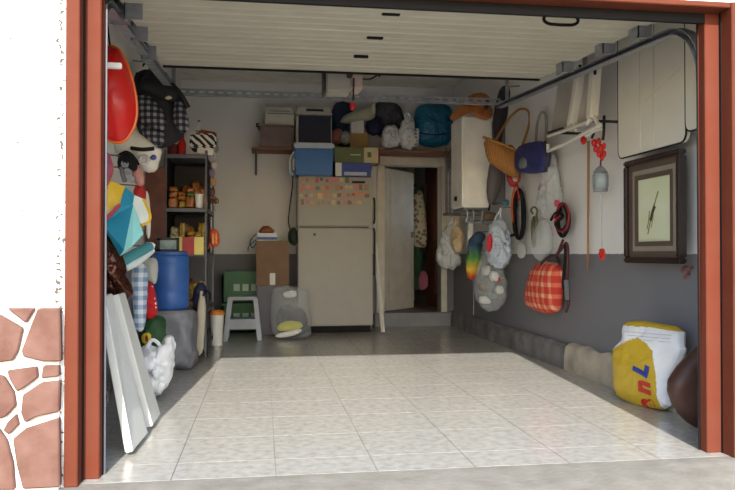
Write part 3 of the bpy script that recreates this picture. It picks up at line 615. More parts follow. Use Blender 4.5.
# ================================================================== LEFT SIDE
# metal shelving unit, narrow end towards the opening
RX0, RX1, RY0, RY1 = -.835, -.475, 6.42, 7.30
ru = thing('shelving_unit', 'grey metal shelving unit packed with groceries on the left wall', 'shelving', ((RX0+RX1)/2, 6.86, 0))
RM = C('shelf_grey', (98, 98, 104), .5)
for x in (RX0, RX1):
    for y in (RY0, RY1): obj('post', add(box(x-.018 if x == RX1 else x, x if x == RX1 else x+.018, y, y+.004, 0.004, 1.80), box(x-.004 if x == RX1 else x, x if x == RX1 else x+.004, min(y, y), y+.03 if y == RY0 else y, 0.004, 1.80)) if y == RY0 else box(x-.018 if x == RX1 else x, x if x == RX1 else x+.018, y-.018, y, 0.004, 1.80), RM, ru)
LV = [1.765, 1.30, .915, .42, .10]
for z in LV: obj('shelf', add(box(RX0, RX1, RY0+.005, RY1-.005, z-.004, z), box(RX0, RX1, RY0+.005, RY0+.012, z-.035, z), box(RX0, RX1, RY1-.012, RY1-.005, z-.035, z), box(RX1-.007, RX1, RY0+.005, RY1-.005, z-.035, z)), RM, ru)
obj('back_panel', box(RX0-.006, RX0-.002, RY0, RY1, .10, 1.77), DARKM, ru)
GCOL = [('orange', (196, 116, 44)), ('yellow', (206, 166, 50)), ('green', (96, 128, 60)), ('red', (176, 50, 40)), ('brown', (120, 78, 46)), ('dark blue', (40, 44, 78)), ('black', (38, 34, 36)), ('cream', (214, 200, 160))]
def packet(name, c, r, col, seed, label, cat='packet', group=None, parent=None):
    nm, rgb = GCOL[col]; o = obj(name, blob(c, r, .38, .35, 22, seed, 14, 8, c[2]-r[2]*.96), C('packet_'+nm.replace(' ', '_'), rgb, .4, second=tuple(int(q*.45) for q in rgb), scale=38), parent, smooth=True)
    return tag(o, label, cat, group) if parent is None else o
rng = random.Random(5); sd_ = 30
cols = {1: [2, 0, 1, 0, 4, 0], 2: [1, 1, 0, 7, 1, 3], 3: [5, 4, 1, 5, 1, 6]}
for k, nm, z, room in ((1, 'second shelf', LV[1], .42), (2, 'third shelf', LV[2], .34), (3, 'fourth shelf', LV[3], .42)):
    for rw in range(3 if k < 3 else 5):
        y = RY0+.075+rw*.165; tot = 0; x = RX0+.03
        while x < RX1-.05 and tot < 6:
            w_ = rng.uniform(.03, .045); hh = rng.uniform(.028, .05) if rw == 0 else rng.uniform(.06, .13)
            if x+2*w_ > RX1-(.105 if k == 1 and rw == 0 else .02): break
            col = rng.choice(cols[k]) if rw < 3 else rng.choice([4, 6, 5, 3, 0]); sd_ += 1
            lb = '%s food packet, %s from left in the %s row of the %s' % (GCOL[col][0], ORD[tot], ['front', 'second', 'third', 'fourth', 'rear'][rw], nm)
            packet('food_packet', (x+w_, y+rng.uniform(-.01, .01), z+hh+.002), (w_, .06, hh), col, sd_, lb, 'packet', 'food packets on the shelving unit')
            zt_ = z+2*hh+.004
            for lay in range(2 if rw == 0 and k < 3 else 0):
                c2 = rng.choice(cols[k]); sd_ += 1; h2 = rng.uniform(.016, .028)
                packet('food_packet', (x+w_+rng.uniform(-.006, .006), y+.01, zt_+h2), (w_*.95, .055, h2), c2, sd_, '%s food packet, %s layer on the %s front packet of the %s' % (GCOL[c2][0], ['middle', 'top'][lay], ORD[tot], nm), 'packet', 'food packets on the shelving unit'); zt_ += 2*h2+.001
            x += 2*w_+.003; tot += 1
for z, hh, lb in ((LV[1], .40, 'dark brown storage carton at the rear of the second shelf'), (LV[2], .32, 'dark brown storage carton at the rear of the third shelf')):
    o = thing('dark_carton', lb, 'carton', ((RX0+RX1)/2, 7.1, z)); obj('box', box(RX0+.015, RX1-.03, RY0+.56, RY1-.03, z+.001, z+hh), C('dark_carton', (44, 38, 38), .7), o, bevel=.006); obj('lid', box(RX0+.01, RX1-.026, RY0+.555, RY1-.026, z+hh, z+hh+.02), MATS['dark_carton'], o)
q = by(199, 203, 6.47); o = thing('white_cup', 'white plastic cup at the front of the second shelf', 'cup', (q.x, 6.47, LV[1]))
obj('body', lathe([(0, .002), (.03, .002), (.036, .115), (.032, .115), (.028, .01), (0, .01)], (q.x, 6.47, LV[1]), 18), WHITE, o, smooth=True)
obj('rim', lathe([(.032, .115), (.039, .115), (.039, .122), (.032, .122)], (q.x, 6.47, LV[1]), 18), WHITE, o)
r_ = rect(171, 236, 204, 242, 6.43, .15)
o = thing('yellow_tray', 'pale yellow printed tray at the front edge of the third shelf', 'tray', ((r_[0]+r_[1])/2, 6.45, LV[2]))
obj('tray', box(r_[0], r_[1], 6.385, 6.418, LV[2]-.02, r_[5]-.01), C('tray_yellow', (222, 206, 110), .5), o, bevel=.004); obj('red_print', box(r_[0]+.1, r_[0]+.2, 6.382, 6.386, LV[2]-.02, r_[5]-.01), C('print_red', (170, 50, 50), .5), o)
# on top of the shelving
q = by(182, 140, 6.5); bt = thing('red_bottle', 'small red bottle on top of the shelving unit', 'bottle', (q.x, 6.5, LV[0]))
obj('body', lathe([(0, 0), (.033, 0), (.035, .10), (.02, .14), (.016, .15), (0, .15)], (q.x, 6.5, LV[0]+.001), 16), C('bottle_red', (176, 30, 26), .35), bt, smooth=True)
obj('cap', lathe([(0, .151), (.018, .151), (.018, .18), (0, .18)], (q.x, 6.5, LV[0]+.001), 14), C('cap_red', (150, 40, 30), .5), bt)
tag(obj('dark_red_tin', lathe([(0, 0), (.05, 0), (.05, .085), (.046, .09), (0, .09)], (by(173, 140, 6.5).x, 6.5, LV[0]+.001), 18), C('tin_dark_red', (96, 24, 28), .4), smooth=True), 'low dark red tin on the shelving unit beside the red bottle', 'tin')
r_ = rect(190, 131, 217, 148, 6.45, .3); zb_ = LV[0]+.001
o = thing('zebra_bag', 'black and white zebra print bag with rust top on the shelving', 'bag', ((r_[0]+r_[1])/2, 6.6, LV[0]))
obj('body', taper(r_[0], r_[1]-.01, 6.45, 6.75, zb_+.06, r_[5]-.02, -.01), ZEBRA, o, bevel=.015); obj('rust_top', loft([[Vector(q_) for q_ in ((r_[0]+.05, 6.46, r_[5]-.06), (r_[1], 6.46, r_[5]-.05), (r_[1]-.02, 6.74, r_[5]-.05), (r_[0]+.02, 6.74, r_[5]-.05))], [Vector(q_) for q_ in ((r_[0]+.08, 6.5, r_[5]+.02), (r_[1]-.01, 6.5, r_[5]-.0), (r_[1]-.02, 6.7, r_[5]), (r_[0]+.05, 6.7, r_[5]+.02))]]), C('rust', (150, 70, 36)), o, bevel=.01)
obj('white_base', box(r_[0]+.06, r_[1]-.03, 6.452, 6.74, zb_, zb_+.065), WHITE, o, bevel=.01)
q = by(199, 125, 6.6); o = thing('white_figurine', 'tiny white figurine with red cap on the zebra print bag', 'figurine', (q.x, 6.6, r_[5]+.02))
obj('body', lathe([(0, 0), (.03, .0), (.028, .03), (.014, .055), (.019, .07), (.012, .088), (0, .09)], (q.x, 6.6, r_[5]+.018), 14), WHITE, o, smooth=True); obj('cap', lathe([(0, .085), (.016, .083), (.008, .1), (0, .105)], (q.x, 6.6, r_[5]+.018), 12), MATS['bottle_red'], o)
# dangling from the right side of the shelving
o = thing('key_bunch', 'bunch of pale tags and trinkets dangling from the shelving top corner', 'trinkets', (RX1+.04, 6.7, 1.3))
for i, (u, v, c) in enumerate(((211, 158, (150, 140, 150)), (214, 165, (190, 180, 170)), (212, 173, (120, 110, 130)), (213, 182, (176, 130, 90)), (212, 192, (90, 60, 60)), (214, 200, (130, 90, 60)))):
    obj('tag', dome(pY([(u-3, v-4), (u+3, v-4), (u+3.5, v+4), (u-2.5, v+4)], 6.55+.02*i), FY, .012, .012), C('tag_%d' % i, c, .6), o, smooth=True)
obj('cord', tube([by(211, 150, 6.58), by(213, 175, 6.62), by(213, 204, 6.66)], .005, 6, 3), DARKM, o)
o = thing('scissors', 'small dark scissors hanging from the shelving side', 'scissors', (RX1+.06, 6.6, 1.22))
for s_ in (-1, 1):
    obj('loop', tube([by(214.5+s_*2.3+1.7*math.cos(a_), 201+2.2*math.sin(a_), 6.6) for a_ in [2*math.pi*i/10 for i in range(10)]], .005, 6, closed=True), C('scissor_red', (90, 40, 40), .5), o)
    obj('blade', bar(by(214.5+s_*1.2, 203, 6.6), by(214.5-s_*1, 212, 6.6), .012, .004), GREYM, o)
o = thing('red_mesh_bag', 'red mesh bag of yellow packets hanging from the third shelf', 'mesh bag', (RX1+.06, 6.6, .92))
obj('bag', dome(pY([(209, 231), (214, 228), (219, 231), (220, 243), (216, 248), (210, 246)], 6.55), FY, .05, .05, .3, 14, 60), C('mesh_red', (206, 44, 44), .6, second=(226, 110, 60), scale=40), o, smooth=True)
obj('strap', tube([by(214, 230, 6.55), (RX1-.002, 6.55, LV[2]+.03)], .005, 6), C('mesh_red', (206, 44, 44)), o); obj('strip', dome(pY([(212, 233), (213.5, 233), (214, 244), (212, 244)], 6.50), FY, .012, .01), C('strip_yellow', (226, 190, 110)), o); obj('strip', dome(pY([(215.5, 233), (217, 233), (217, 244), (215.5, 244)], 6.50), FY, .012, .01), MATS['strip_yellow'], o)
# blue drum on a covered bin
dc = Vector((-.715, 5.86, .47)); o = thing('blue_drum', 'blue plastic drum standing on the grey covered bin', 'drum', dc)
obj('body', lathe([(0, 0), (.125, 0), (.14, .02), (.143, .12), (.137, .135), (.143, .15), (.143, .33), (.137, .345), (.143, .36), (.142, .41), (.13, .425), (0, .425)], dc, 28), C('drum_blue', (48, 92, 160), .45), o, smooth=True)
obj('lid', lathe([(0, .426), (.132, .426), (.132, .445), (.12, .452), (0, .452)], dc, 28), MATS['drum_blue'], o, smooth=True)
bn = tag(obj('covered_bin', crumple(blob((-.70, 5.86, .235), (.165, .17, .234), .5, .2, 7, 61, 44, 26, .003), .035, 9, 61, .003, .468), C('grey_sheet', (112, 112, 118), .4, bump=.4, bscale=16), smooth=True), 'bin wrapped in grey plastic sheet under the blue drum', 'bin')
r_ = rect(157, 239, 179, 258, 5.9, .05); o = thing('framed_print', 'small dark framed print with pale picture standing on the blue drum', 'picture', ((r_[0]+r_[1])/2, 5.9, .923))
obj('frame', add(box(r_[0], r_[1], 5.9, 5.93, .923, .938), box(r_[0], r_[1], 5.9, 5.93, 1.01, 1.03), box(r_[0], r_[0]+.02, 5.9, 5.93, .923, 1.03), box(r_[1]-.02, r_[1], 5.9, 5.93, .923, 1.03)), DARKM, o); obj('print', box(r_[0]+.018, r_[1]-.018, 5.915, 5.93, .934, 1.016), C('teal_print', (90, 120, 120), .5, second=(190, 200, 190), scale=9), o)
o = tag(obj('cream_cloth', dome(pY([(199, 293), (203, 290), (206, 300), (205, 330), (203, 352), (199, 358), (194, 348), (195, 325)], 6.3), FY, .03, .03, .4, 10, 62), C('cream_rag', (186, 178, 158)), smooth=True), 'cream cloth draped down the front post of the shelving', 'cloth')
obj('dark_loop', tube([by(203, 296, 6.27), by(206, 291, 6.26), by(210, 294, 6.27), by(210, 300, 6.3)], .008, 6, 4), BLACK, o)
sd('navy_sack', [(193, 292), (199, 282), (206, 285), (207, 302), (204, 312), (194, 310)], 6.38, C('navy_sack', (34, 36, 70)), 'navy cloth sack between blue drum and shelving post', 'sack', .05, .03, .3, 12, 63)
# reddish-brown board by the shelving
tag(obj('brown_board', add(box(-.965, -.80, 6.22, 6.25, .004, 1.62), box(-.965, -.80, 6.215, 6.222, .3, .36), box(-.965, -.80, 6.215, 6.222, 1.3, 1.36)), C('red_brown_wood', (104, 56, 40), .6, second=(76, 38, 30), scale=9), bevel=.003), 'reddish-brown wooden board standing beside the shelving unit', 'board')
# red shell near the opening
px = [(90, 56), (104, 47), (116, 46), (124, 57), (131, 75), (136, 97), (137, 115), (133, 130), (125, 141), (117, 143), (106, 139), (94, 128), (86, 95)]
pts = rounded(pY(px, 3.95), 1)
rs = thing('red_inflatable', 'red inflatable with orange rim hanging just inside the left post', 'inflatable', (-.76, 3.95, 1.5))
obj('shell', dome(pts, FY, .12, .12, .06, 6, 64, 1), C('vinyl_red', (206, 26, 20), .35, var=.12, scale=3), rs, smooth=True)
obj('rim', tube(rounded(pts, 1), .009, 6, closed=True), C('vinyl_orange', (226, 110, 40), .4), rs, smooth=True)
obj('hang_cord', tube([by(110, 46, 3.95), by(108, 30, 3.95), by(106, 12, 3.98)], .006, 6), BLACK, rs)
# backpack of plaid and plain cloth
bp = thing('plaid_backpack', 'dark backpack with plaid pockets hung high on the left wall', 'backpack', (-.72, 5.6, 1.7))
DK = C('charcoal_canvas', (34, 35, 40), .8)
obj('body', dome(pY([(132, 74), (148, 68), (162, 73), (174, 82), (184, 100), (189, 122), (182, 139), (166, 149), (150, 146), (138, 134), (133, 108)], 5.65), FY, .16, .14, .12, 7, 65), DK, bp, smooth=True)
for px, sdn in (([(134, 96), (142, 93), (152, 97), (162, 108), (168, 122), (163, 132), (150, 130), (139, 122)], 66), ([(138, 122), (150, 127), (163, 131), (166, 140), (160, 148), (146, 142)], 67), ([(176, 96), (184, 104), (190, 122), (187, 134), (178, 132), (172, 118)], 68)):
    obj('plaid_pocket', dome(pY(px, 5.50), FY, .07, .05, .2, 8, sdn), PLAID, bp, smooth=True)
obj('flap', dome(pY([(140, 78), (152, 76), (168, 82), (180, 94), (176, 104), (160, 98), (146, 92), (137, 88)], 5.48), FY, .05, .05, .2, 9, 69), DK, bp, smooth=True)
obj('badge', dome(pY([(164, 98), (169, 95), (173, 98), (168, 100)], 5.42), FY, .01, .01), C('badge_cream', (196, 190, 150)), bp)
obj('strap', tube([by(164, 74, 5.6), by(170, 83, 5.52), by(180, 94, 5.5), by(188, 108, 5.52)], .022, 8, 4), DK, bp, smooth=True)
obj('hanging_loop', tube([by(150, 69, 5.65), by(147, 60, 5.7), by(143, 66, 5.65)], .008, 6, 3), BLACK, bp)
# white vinyl bag under it
wb = thing('white_vinyl_bag', 'white vinyl bag with dark band, ring and blue patch on left wall', 'bag', (-.80, 5.0, 1.45))
obj('body', dome(pY([(112, 142), (118, 132), (132, 128), (146, 138), (158, 148), (163, 150), (160, 160), (157, 172), (146, 173), (138, 164), (130, 154), (118, 156)], 5.05), FY, .10, .10, .08, 8, 70), C('vinyl_white', (226, 222, 212), .4), wb, smooth=True)
obj('dark_band', tube([by(131, 148, 4.95), by(142, 149.5, 4.93), by(154, 148.5, 4.95)], .013, 6, 3), BLACK, wb)
obj('dark_piping', tube([by(118, 156, 5.0), by(126, 152, 4.96), by(133, 156, 4.95), by(139, 165, 4.96)], .010, 6, 3), BLACK, wb)
obj('ring', tube([by(144+4.2*math.cos(a_), 160+4.2*math.sin(a_), 4.93) for a_ in [2*math.pi*i/14 for i in range(14)]], .012, 8, closed=True), C('ring_grey', (190, 190, 192), .4), wb, smooth=True)
obj('blue_patch', dome(pY([(150, 157), (153, 154), (157, 156), (156, 160), (151, 160)], 4.955), FY, .012, .01), C('patch_blue', (70, 80, 150)), wb)
# dark gadget with discs
o = thing('dark_lantern', 'dark round lantern with silver discs below the white vinyl bag', 'lantern', (-.80, 4.7, 1.3))
obj('shade', dome(pY([(117, 160), (122, 153), (130, 152), (137, 160), (138, 170), (132, 172), (126, 164), (119, 172)], 4.75), FY, .08, .08, .05, 8, 71), BLACK, o, smooth=True)
for u, v, r_ in ((125, 164, 3.6), (128, 172, 3), (131, 179, 3.4)):
    q = by(u, v, 4.68); obj('disc', rot(lathe([(0, -.008), (r_*.0065, -.008), (r_*.0065, .008), (0, .008)], q, 16), q, 0, math.pi/2), GALV, o, smooth=True)
obj('stem', tube([by(121, 160, 4.72), by(122, 172, 4.70), by(125, 182, 4.70)], .014, 8, 3), GREYM, o, smooth=True)
sd('pink_cloth', [(132, 166), (138, 164), (143, 172), (145, 184), (139, 187), (133, 180)], 4.8, C('salmon_cloth', (196, 140, 128)), 'small salmon pink cloth tucked beside the dark lantern', 'cloth', .04, .04, .3, 12, 72)
hook(sd('red_cloth', [(134, 186), (142, 184), (146, 192), (145, 202), (138, 206), (133, 198)], 4.85, C('scarlet_cloth', (176, 34, 34)), 'small red cloth hanging just behind the multicoloured kite', 'cloth', .04, .04, .3, 12, 73), by(140, 186, 4.85), XL)
sd('white_strap', [(144, 192), (148, 190), (150, 204), (151, 222), (150, 240), (146, 236), (146, 215)], 4.95, C('white_webbing', (210, 204, 190)), 'white webbing strap hanging behind the multicoloured kite', 'strap', .02, .02, .2, 12, 74)
sd('purple_towel', [(96, 158), (104, 150), (110, 156), (113, 170), (108, 186), (100, 192), (95, 180)], 4.0, C('purple_orange_towel', (112, 50, 120), second=(206, 100, 50), scale=10), 'purple and orange towel hanging by the left door track', 'towel', .06, .06, .3, 10, 75)
# kite: separate coloured panels
kt = thing('folded_kite', 'folded kite with yellow, teal and white panels on left wall', 'kite', (-.72, 4.3, .9))
def pan(name, px, mat, th=.006):
    pts = [by(u, v, y) for u, v, y in px]; n = (pts[1]-pts[0]).cross(pts[2]-pts[0]).normalized()
    obj(name, plate(pts, n, th), mat, kt)
YEL = C('kite_yellow', (220, 176, 36), .55); TEAL = C('kite_teal', (36, 140, 168), .5); LIT_TEAL = C('kite_lit_teal', (150, 220, 220), .5); KWH = C('kite_white', (226, 236, 230), .5); KRED = C('kite_red', (176, 50, 50), .55)
pan('yellow_panel', [(109, 180, 4.15), (125, 187, 4.2), (119, 203, 4.15), (102, 216, 4.1)], YEL)
pan('yellow_panel', [(109, 180, 4.15), (102, 216, 4.1), (94, 210, 4.3), (98, 190, 4.3)], YEL)
pan('teal_panel', [(125, 187, 4.2), (134, 195, 4.22), (132, 206, 4.15), (120, 206, 4.12)], TEAL)
pan('teal_panel', [(120, 206, 4.12), (133, 205, 4.14), (124, 250, 4.02), (120, 256, 4.05), (102, 224, 4.12)], TEAL)
pan('lit_teal_panel', [(133, 205, 4.14), (143, 234, 4.25), (132, 246, 4.18), (120, 256, 4.05)], LIT_TEAL)  # lit part of the teal panel, its light put into a paler colour
pan('white_panel', [(134, 195, 4.22), (143, 199, 4.3), (150, 214, 4.35), (148, 222, 4.35), (141, 225, 4.3), (133, 205, 4.2)], KWH)
pan('red_edge', [(119, 203, 4.11), (121, 206, 4.11), (104, 224, 4.09), (102, 220, 4.09)], KRED, .01)
obj('yellow_binding', tube([by(143, 199, 4.29), by(150, 214, 4.34), by(148.5, 222, 4.34), by(141, 225.5, 4.29)], .008, 6, 3), YEL, kt)
# rolled teal towel, foil bag, cloths below the kite
o = thing('rolled_windbreak', 'rolled teal and white windbreak under the kite', 'windbreak', (-.70, 4.5, .85))
obj('teal_roll', tube([by(121, 262, 4.35), by(135, 254, 4.45), by(149, 247, 4.6)], .032, 12, 3), C('roll_teal', (70, 140, 146)), o, smooth=True)
obj('white_roll', tube([by(124, 268, 4.38), by(138, 261, 4.48), by(151, 250, 4.62)], .026, 12, 3), C('roll_white', (206, 214, 210)), o, smooth=True)
obj('white_end_loop', tube([by(140, 251, 4.5), by(147, 244, 4.58), by(154, 245, 4.62), by(150, 251, 4.58)], .010, 8, 3), WHITE, o, smooth=True)
sd('foil_bag', [(96, 232), (104, 226), (112, 240), (121, 258), (124, 275), (131, 292), (126, 297), (110, 298), (97, 297), (94, 260)], 4.15, C('copper_foil', (92, 46, 26), .22, metal=.5, second=(40, 22, 18), scale=7), 'crumpled copper brown foil bag hanging above the white boards', 'foil bag', .08, .07, .6, 12, 76)
sd('gingham_cloth', [(131, 266), (146, 262), (148, 285), (146, 310), (144, 331), (134, 332), (133, 300)], 4.85, GINGHAM, 'pale blue and white checked cloth hanging above the white bag', 'cloth', .04, .04, .3, 10, 77)
sd('grey_cloth', [(140, 262), (153, 256), (158, 262), (157, 285), (150, 282), (143, 275)], 5.0, C('pale_grey_cloth', (170, 172, 164)), 'pale grey cloth draped between the windbreak and the blue drum', 'cloth', .04, .04, .3, 12, 78)
sd('polka_dot_bag', [(146, 282), (153, 281), (156, 294), (158, 314), (150, 320), (143, 317), (145, 300)], 5.15, POLKA, 'red bag with white dots hanging beside the checked cloth', 'bag', .05, .05, .25, 12, 79)
o = sd('green_sack', [(140, 328), (150, 318), (163, 314), (166, 330), (165, 347), (150, 352), (140, 348)], 5.2, C('sack_green', (40, 84, 42), second=(30, 60, 34), scale=12), 'green sack with yellow label above the white plastic bag', 'sack', .08, .08, .3, 10, 80)
obj('yellow_label', dome(pY([(141, 334), (151, 332), (152, 343), (142, 344)], 5.11), FY, .015, .01), C('label_yellow', (214, 180, 40)), o)
obj('label_mark', dome(pY([(145, 335.5), (148, 335), (148.5, 341.5), (145.5, 342)], 5.098), FY, .008, .002), C('label_dark_red', (120, 40, 20)), o)
tag(obj('storage_tub', add(taper(-.93, -.70, 5.02, 5.38, .003, .24, .02), box(-.94, -.69, 5.01, 5.39, .24, .265)), C('tub_grey', (110, 112, 116), .5), bevel=.008), 'low grey tub under the green sack by the left wall', 'tub')
o = sd('plastic_bag', [(140, 354), (147, 344), (156, 349), (163, 347), (167, 338), (172, 340), (172, 356), (169, 376), (163, 390), (152, 396), (142, 394), (136, 380), (136, 364)], 4.62, C('bag_white', (226, 226, 226), .4, var=.04, bump=.5, bscale=14), 'full white plastic carrier bag on the floor beside the white boards', 'plastic bag', .13, .12, .5, 9, 81, 1)
obj('handle', tube([by(147, 348, 4.56), by(152, 340, 4.55), by(158, 343, 4.55), by(162, 350, 4.56)], .012, 6, 3), MATS['bag_white'], o, smooth=True)
# two white louvre boards leaning on the left wall
BW = C('board_white', (222, 219, 210), .5, var=.03)
def board(b0, b1, t1_, t0_, label):
    c4 = [Vector(q) for q in (b0, b1, t1_, t0_)]; n = (c4[1]-c4[0]).cross(c4[3]-c4[0]).normalized()
    if n.x < 0: n = -n
    th = thing('white_board', label, 'board', c4[0], 'white boards leaning on the left wall')
    obj('board', plate(c4, n, .034), BW, th, bevel=.004)
    return th
A1 = bz(129, 452.5, .02); A2 = bz(144.5, 434, .02)
board(A1, A2, by(109, 294, A2.y+.02), by(101, 297, A1.y+.02), 'white board leaning on the left wall, nearest the red post')
B1 = bz(149.5, 427, .02); B2 = bz(157.5, 415, .02)
board(B1, B2, by(122, 293, B2.y+.02), by(115, 295, B1.y+.02), 'white board leaning on the left wall, behind the nearer board')
# cable coil by the left post
cc = by(107, 398, 3.55); pts = []
for i in range(34):
    a_ = 2*math.pi*i/12; pts.append(cc+Vector((-.035+.038*math.cos(a_)*(1+.2*math.sin(i)), .003*i, .05*math.sin(a_)*(1+.25*math.sin(i*.7))+.002*i-.02)))
tag(obj('cable_coil', tube(pts, .0045, 6, 2), C('cable_white', (150, 148, 144), .5), smooth=True), 'thin white cable coiled behind the left red post', 'cable')

# ================================================================== RIGHT SIDE
# water heater
HX0, HX1, HY0, HY1, HZ0, HZ1 = 1.945, 2.255, 6.92, 7.36, 1.36, 2.27
wh = thing('water_heater', 'white wall-mounted water heater in the back right corner', 'water heater', (2.1, 7.14, HZ0))
obj('casing', box(HX0, HX1, HY0, HY1, HZ0, HZ1), C('heater_white', (240, 238, 230), .35), wh, bevel=.02, seg=3)
obj('wall_plate', box(HX1, XR, HY0+.04, HY1-.04, HZ0+.05, HZ1-.05), GREYM, wh)
obj('base_plate', box(HX0+.02, HX1-.02, HY0+.02, HY1-.02, HZ0-.02, HZ0), GREYM, wh)
obj('control_knob', rot(lathe([(0, -.02), (.022, -.02), (.026, .0), (0, .0)], (HX0, 7.14, HZ0+.1), 14), (HX0, 7.14, HZ0+.1), 0, 0, math.pi/2), BLACK, wh)
for x, y in ((2.02, 7.0), (2.10, 7.06), (2.18, 7.02)): obj('pipe', tube([(x, y, HZ0), (x, y, HZ0-.10), (x, y+.02, HZ0-.14), (XR-.02, y+.05, HZ0-.15)], .011, 8, 3), GALV, wh, smooth=True)
o = thing('pipe_valve', 'grey metal pipes and valve on the wall beside the back doorway', 'pipes', (2.28, 8.5, 1.3))
for k, u in enumerate((446.5, 450)): obj('pipe', tube([by(u, 148, 8.75), by(u, 180, 8.75), by(u, 213, 8.75)], .016, 8), GALV, o, smooth=True)
obj('valve_body', lathe([(0, -.05), (.03, -.05), (.04, -.02), (.04, .02), (.03, .05), (0, .05)], by(450, 165, 8.72), 14), GREYM, o, smooth=True)
obj('valve_body', lathe([(0, -.04), (.03, -.04), (.035, 0), (.03, .04), (0, .04)], by(449, 156, 8.72), 14), GREYM, o, smooth=True)
obj('small_shelf', box(by(444, 214, 8.7).x, by(458, 214, 8.7).x, 8.6, 8.75, by(444, 215, 8.6).z, by(444, 212.5, 8.6).z), GREYM, o)
# straw hat over the heater
ht = thing('straw_hat', 'orange-brown straw hat with dark band lying on the water heater', 'hat', (2.1, 6.95, 2.27))
SH = C('straw_orange', (176, 112, 56), .7, bump=.6, bscale=60, second=(150, 80, 40), scale=14)
obj('brim', dome(pY([(449, 118), (456, 108), (468, 103), (484, 104), (493, 108), (492, 118), (484, 121), (474, 114), (462, 112), (453, 122)], 6.85), FY, .04, .05, .15, 10, 90), SH, ht, smooth=True)
obj('crown', dome(pY([(462, 106), (466, 97), (478, 92), (489, 95), (493, 107), (480, 112)], 6.88), FY, .08, .12, .1, 8, 91), SH, ht, smooth=True)
obj('band', dome(pY([(484, 99), (489, 98), (489, 109), (484, 110)], 6.80), FY, .02, .03), C('band_brown', (60, 30, 22)), ht, smooth=True)
# dark umbrella / racket covers
o = thing('dark_racket_cover', 'long dark grey racket cover hanging behind the wicker basket', 'racket cover', (2.3, 6.75, 1.35))
obj('cover', dome(pY([(490, 160), (496, 152), (503, 158), (504, 178), (499, 195), (492, 206), (488, 204), (486, 188)], 6.7), FY, .05, .05, .05, 8, 92), C('cover_grey', (92, 88, 92), .6), o, smooth=True)
obj('handle', tube([by(497, 156, 6.7), by(500, 140, 6.72), by(503, 126, 6.74)], .018, 8), DARKM, o, smooth=True)
obj('tip', tube([by(490, 204, 6.7), by(488.5, 211, 6.7)], .009, 6), BLACK, o)
hook(sd('dark_umbrella', [(498, 92), (505, 84), (510, 88), (509, 104), (506, 122), (498, 140), (494, 138), (493, 118)], 6.55, C('umbrella_black', (40, 36, 44), .6), 'folded black umbrella hanging at the end of the right track', 'umbrella', .05, .05, .25, 10, 93), by(505, 87, 6.55), XR)
# wicker basket
wk = thing('wicker_basket', 'tan wicker basket with tall hoop handle on the right wall', 'basket', (2.2, 6.25, 1.6))
obj('body', dome(pY([(483, 137), (495, 141), (508, 146), (521, 153), (524, 158), (522, 170), (516, 179), (506, 174), (494, 166), (487, 160)], 6.28), FY, .12, .10, .06, 8, 94, 1), WICK, wk, smooth=True)
obj('rim', tube([by(483, 137, 6.22), by(495, 141.5, 6.17), by(508, 146.5, 6.17), by(521, 153, 6.2), by(524, 158, 6.25)], .013, 8, 3), WICK, wk, smooth=True)
obj('handle', tube([by(494, 143, 6.3), by(503, 128, 6.3), by(511, 116, 6.3), by(520, 109, 6.3), by(528, 111, 6.3), by(529.5, 122, 6.3), by(525, 138, 6.3), by(519, 153, 6.28)], .011, 8, 4), WICK, wk, smooth=True)
sd('basket_filler', [(506, 147), (510, 144), (515, 148), (514, 153), (507, 151)], 6.25, DARKM, 'small dark object peeking over the wicker basket rim', 'object', .03, .03, .1, 12, 95, 1)
o = sd('red_pouch', [(508, 170), (516, 166), (521, 172), (519, 184), (512, 188), (506, 180)], 6.4, C('crimson_cloth', (150, 40, 52)), 'small crimson pouch under the wicker basket', 'pouch', .04, .04, .3, 12, 96)
obj('pale_panel', dome(pY([(512, 174), (519, 172), (519, 181), (513, 182)], 6.35), FY, .015, .01), C('pale_pink', (196, 170, 166)), o, smooth=True)
# blue cool bag
bl = thing('blue_cool_bag', 'royal blue cool bag with grey patch hung from a wall hook', 'bag', (2.3, 6.0, 1.55))
obj('body', dome(pX([(519, 148), (527, 143), (545, 140), (548, 150), (547, 172), (532, 174), (518, 172), (516, 160)], 2.26), FX, .06, .06, .25, 8, 97, 1, .3), C('royal_blue', (44, 50, 110), .6), bl, smooth=True)
obj('grey_patch', dome(pX([(520, 158), (527, 156), (527, 168), (519, 169)], 2.20), FX, .02, .01), C('patch_grey', (120, 126, 130)), bl, smooth=True)
obj('flap_edge', tube([bx(545, 141, 2.2), bx(547, 156, 2.2), bx(546, 172, 2.2)], .010, 6, 2), DARKM, bl)
obj('hook_strap', tube([bx(536, 143, 2.3), bx(537, 125, 2.34), bx(541, 113, 2.36), bx(546, 116, 2.36), bx(546, 142, 2.3)], .012, 8, 4), C('strap_grey', (150, 150, 146)), bl, smooth=True)
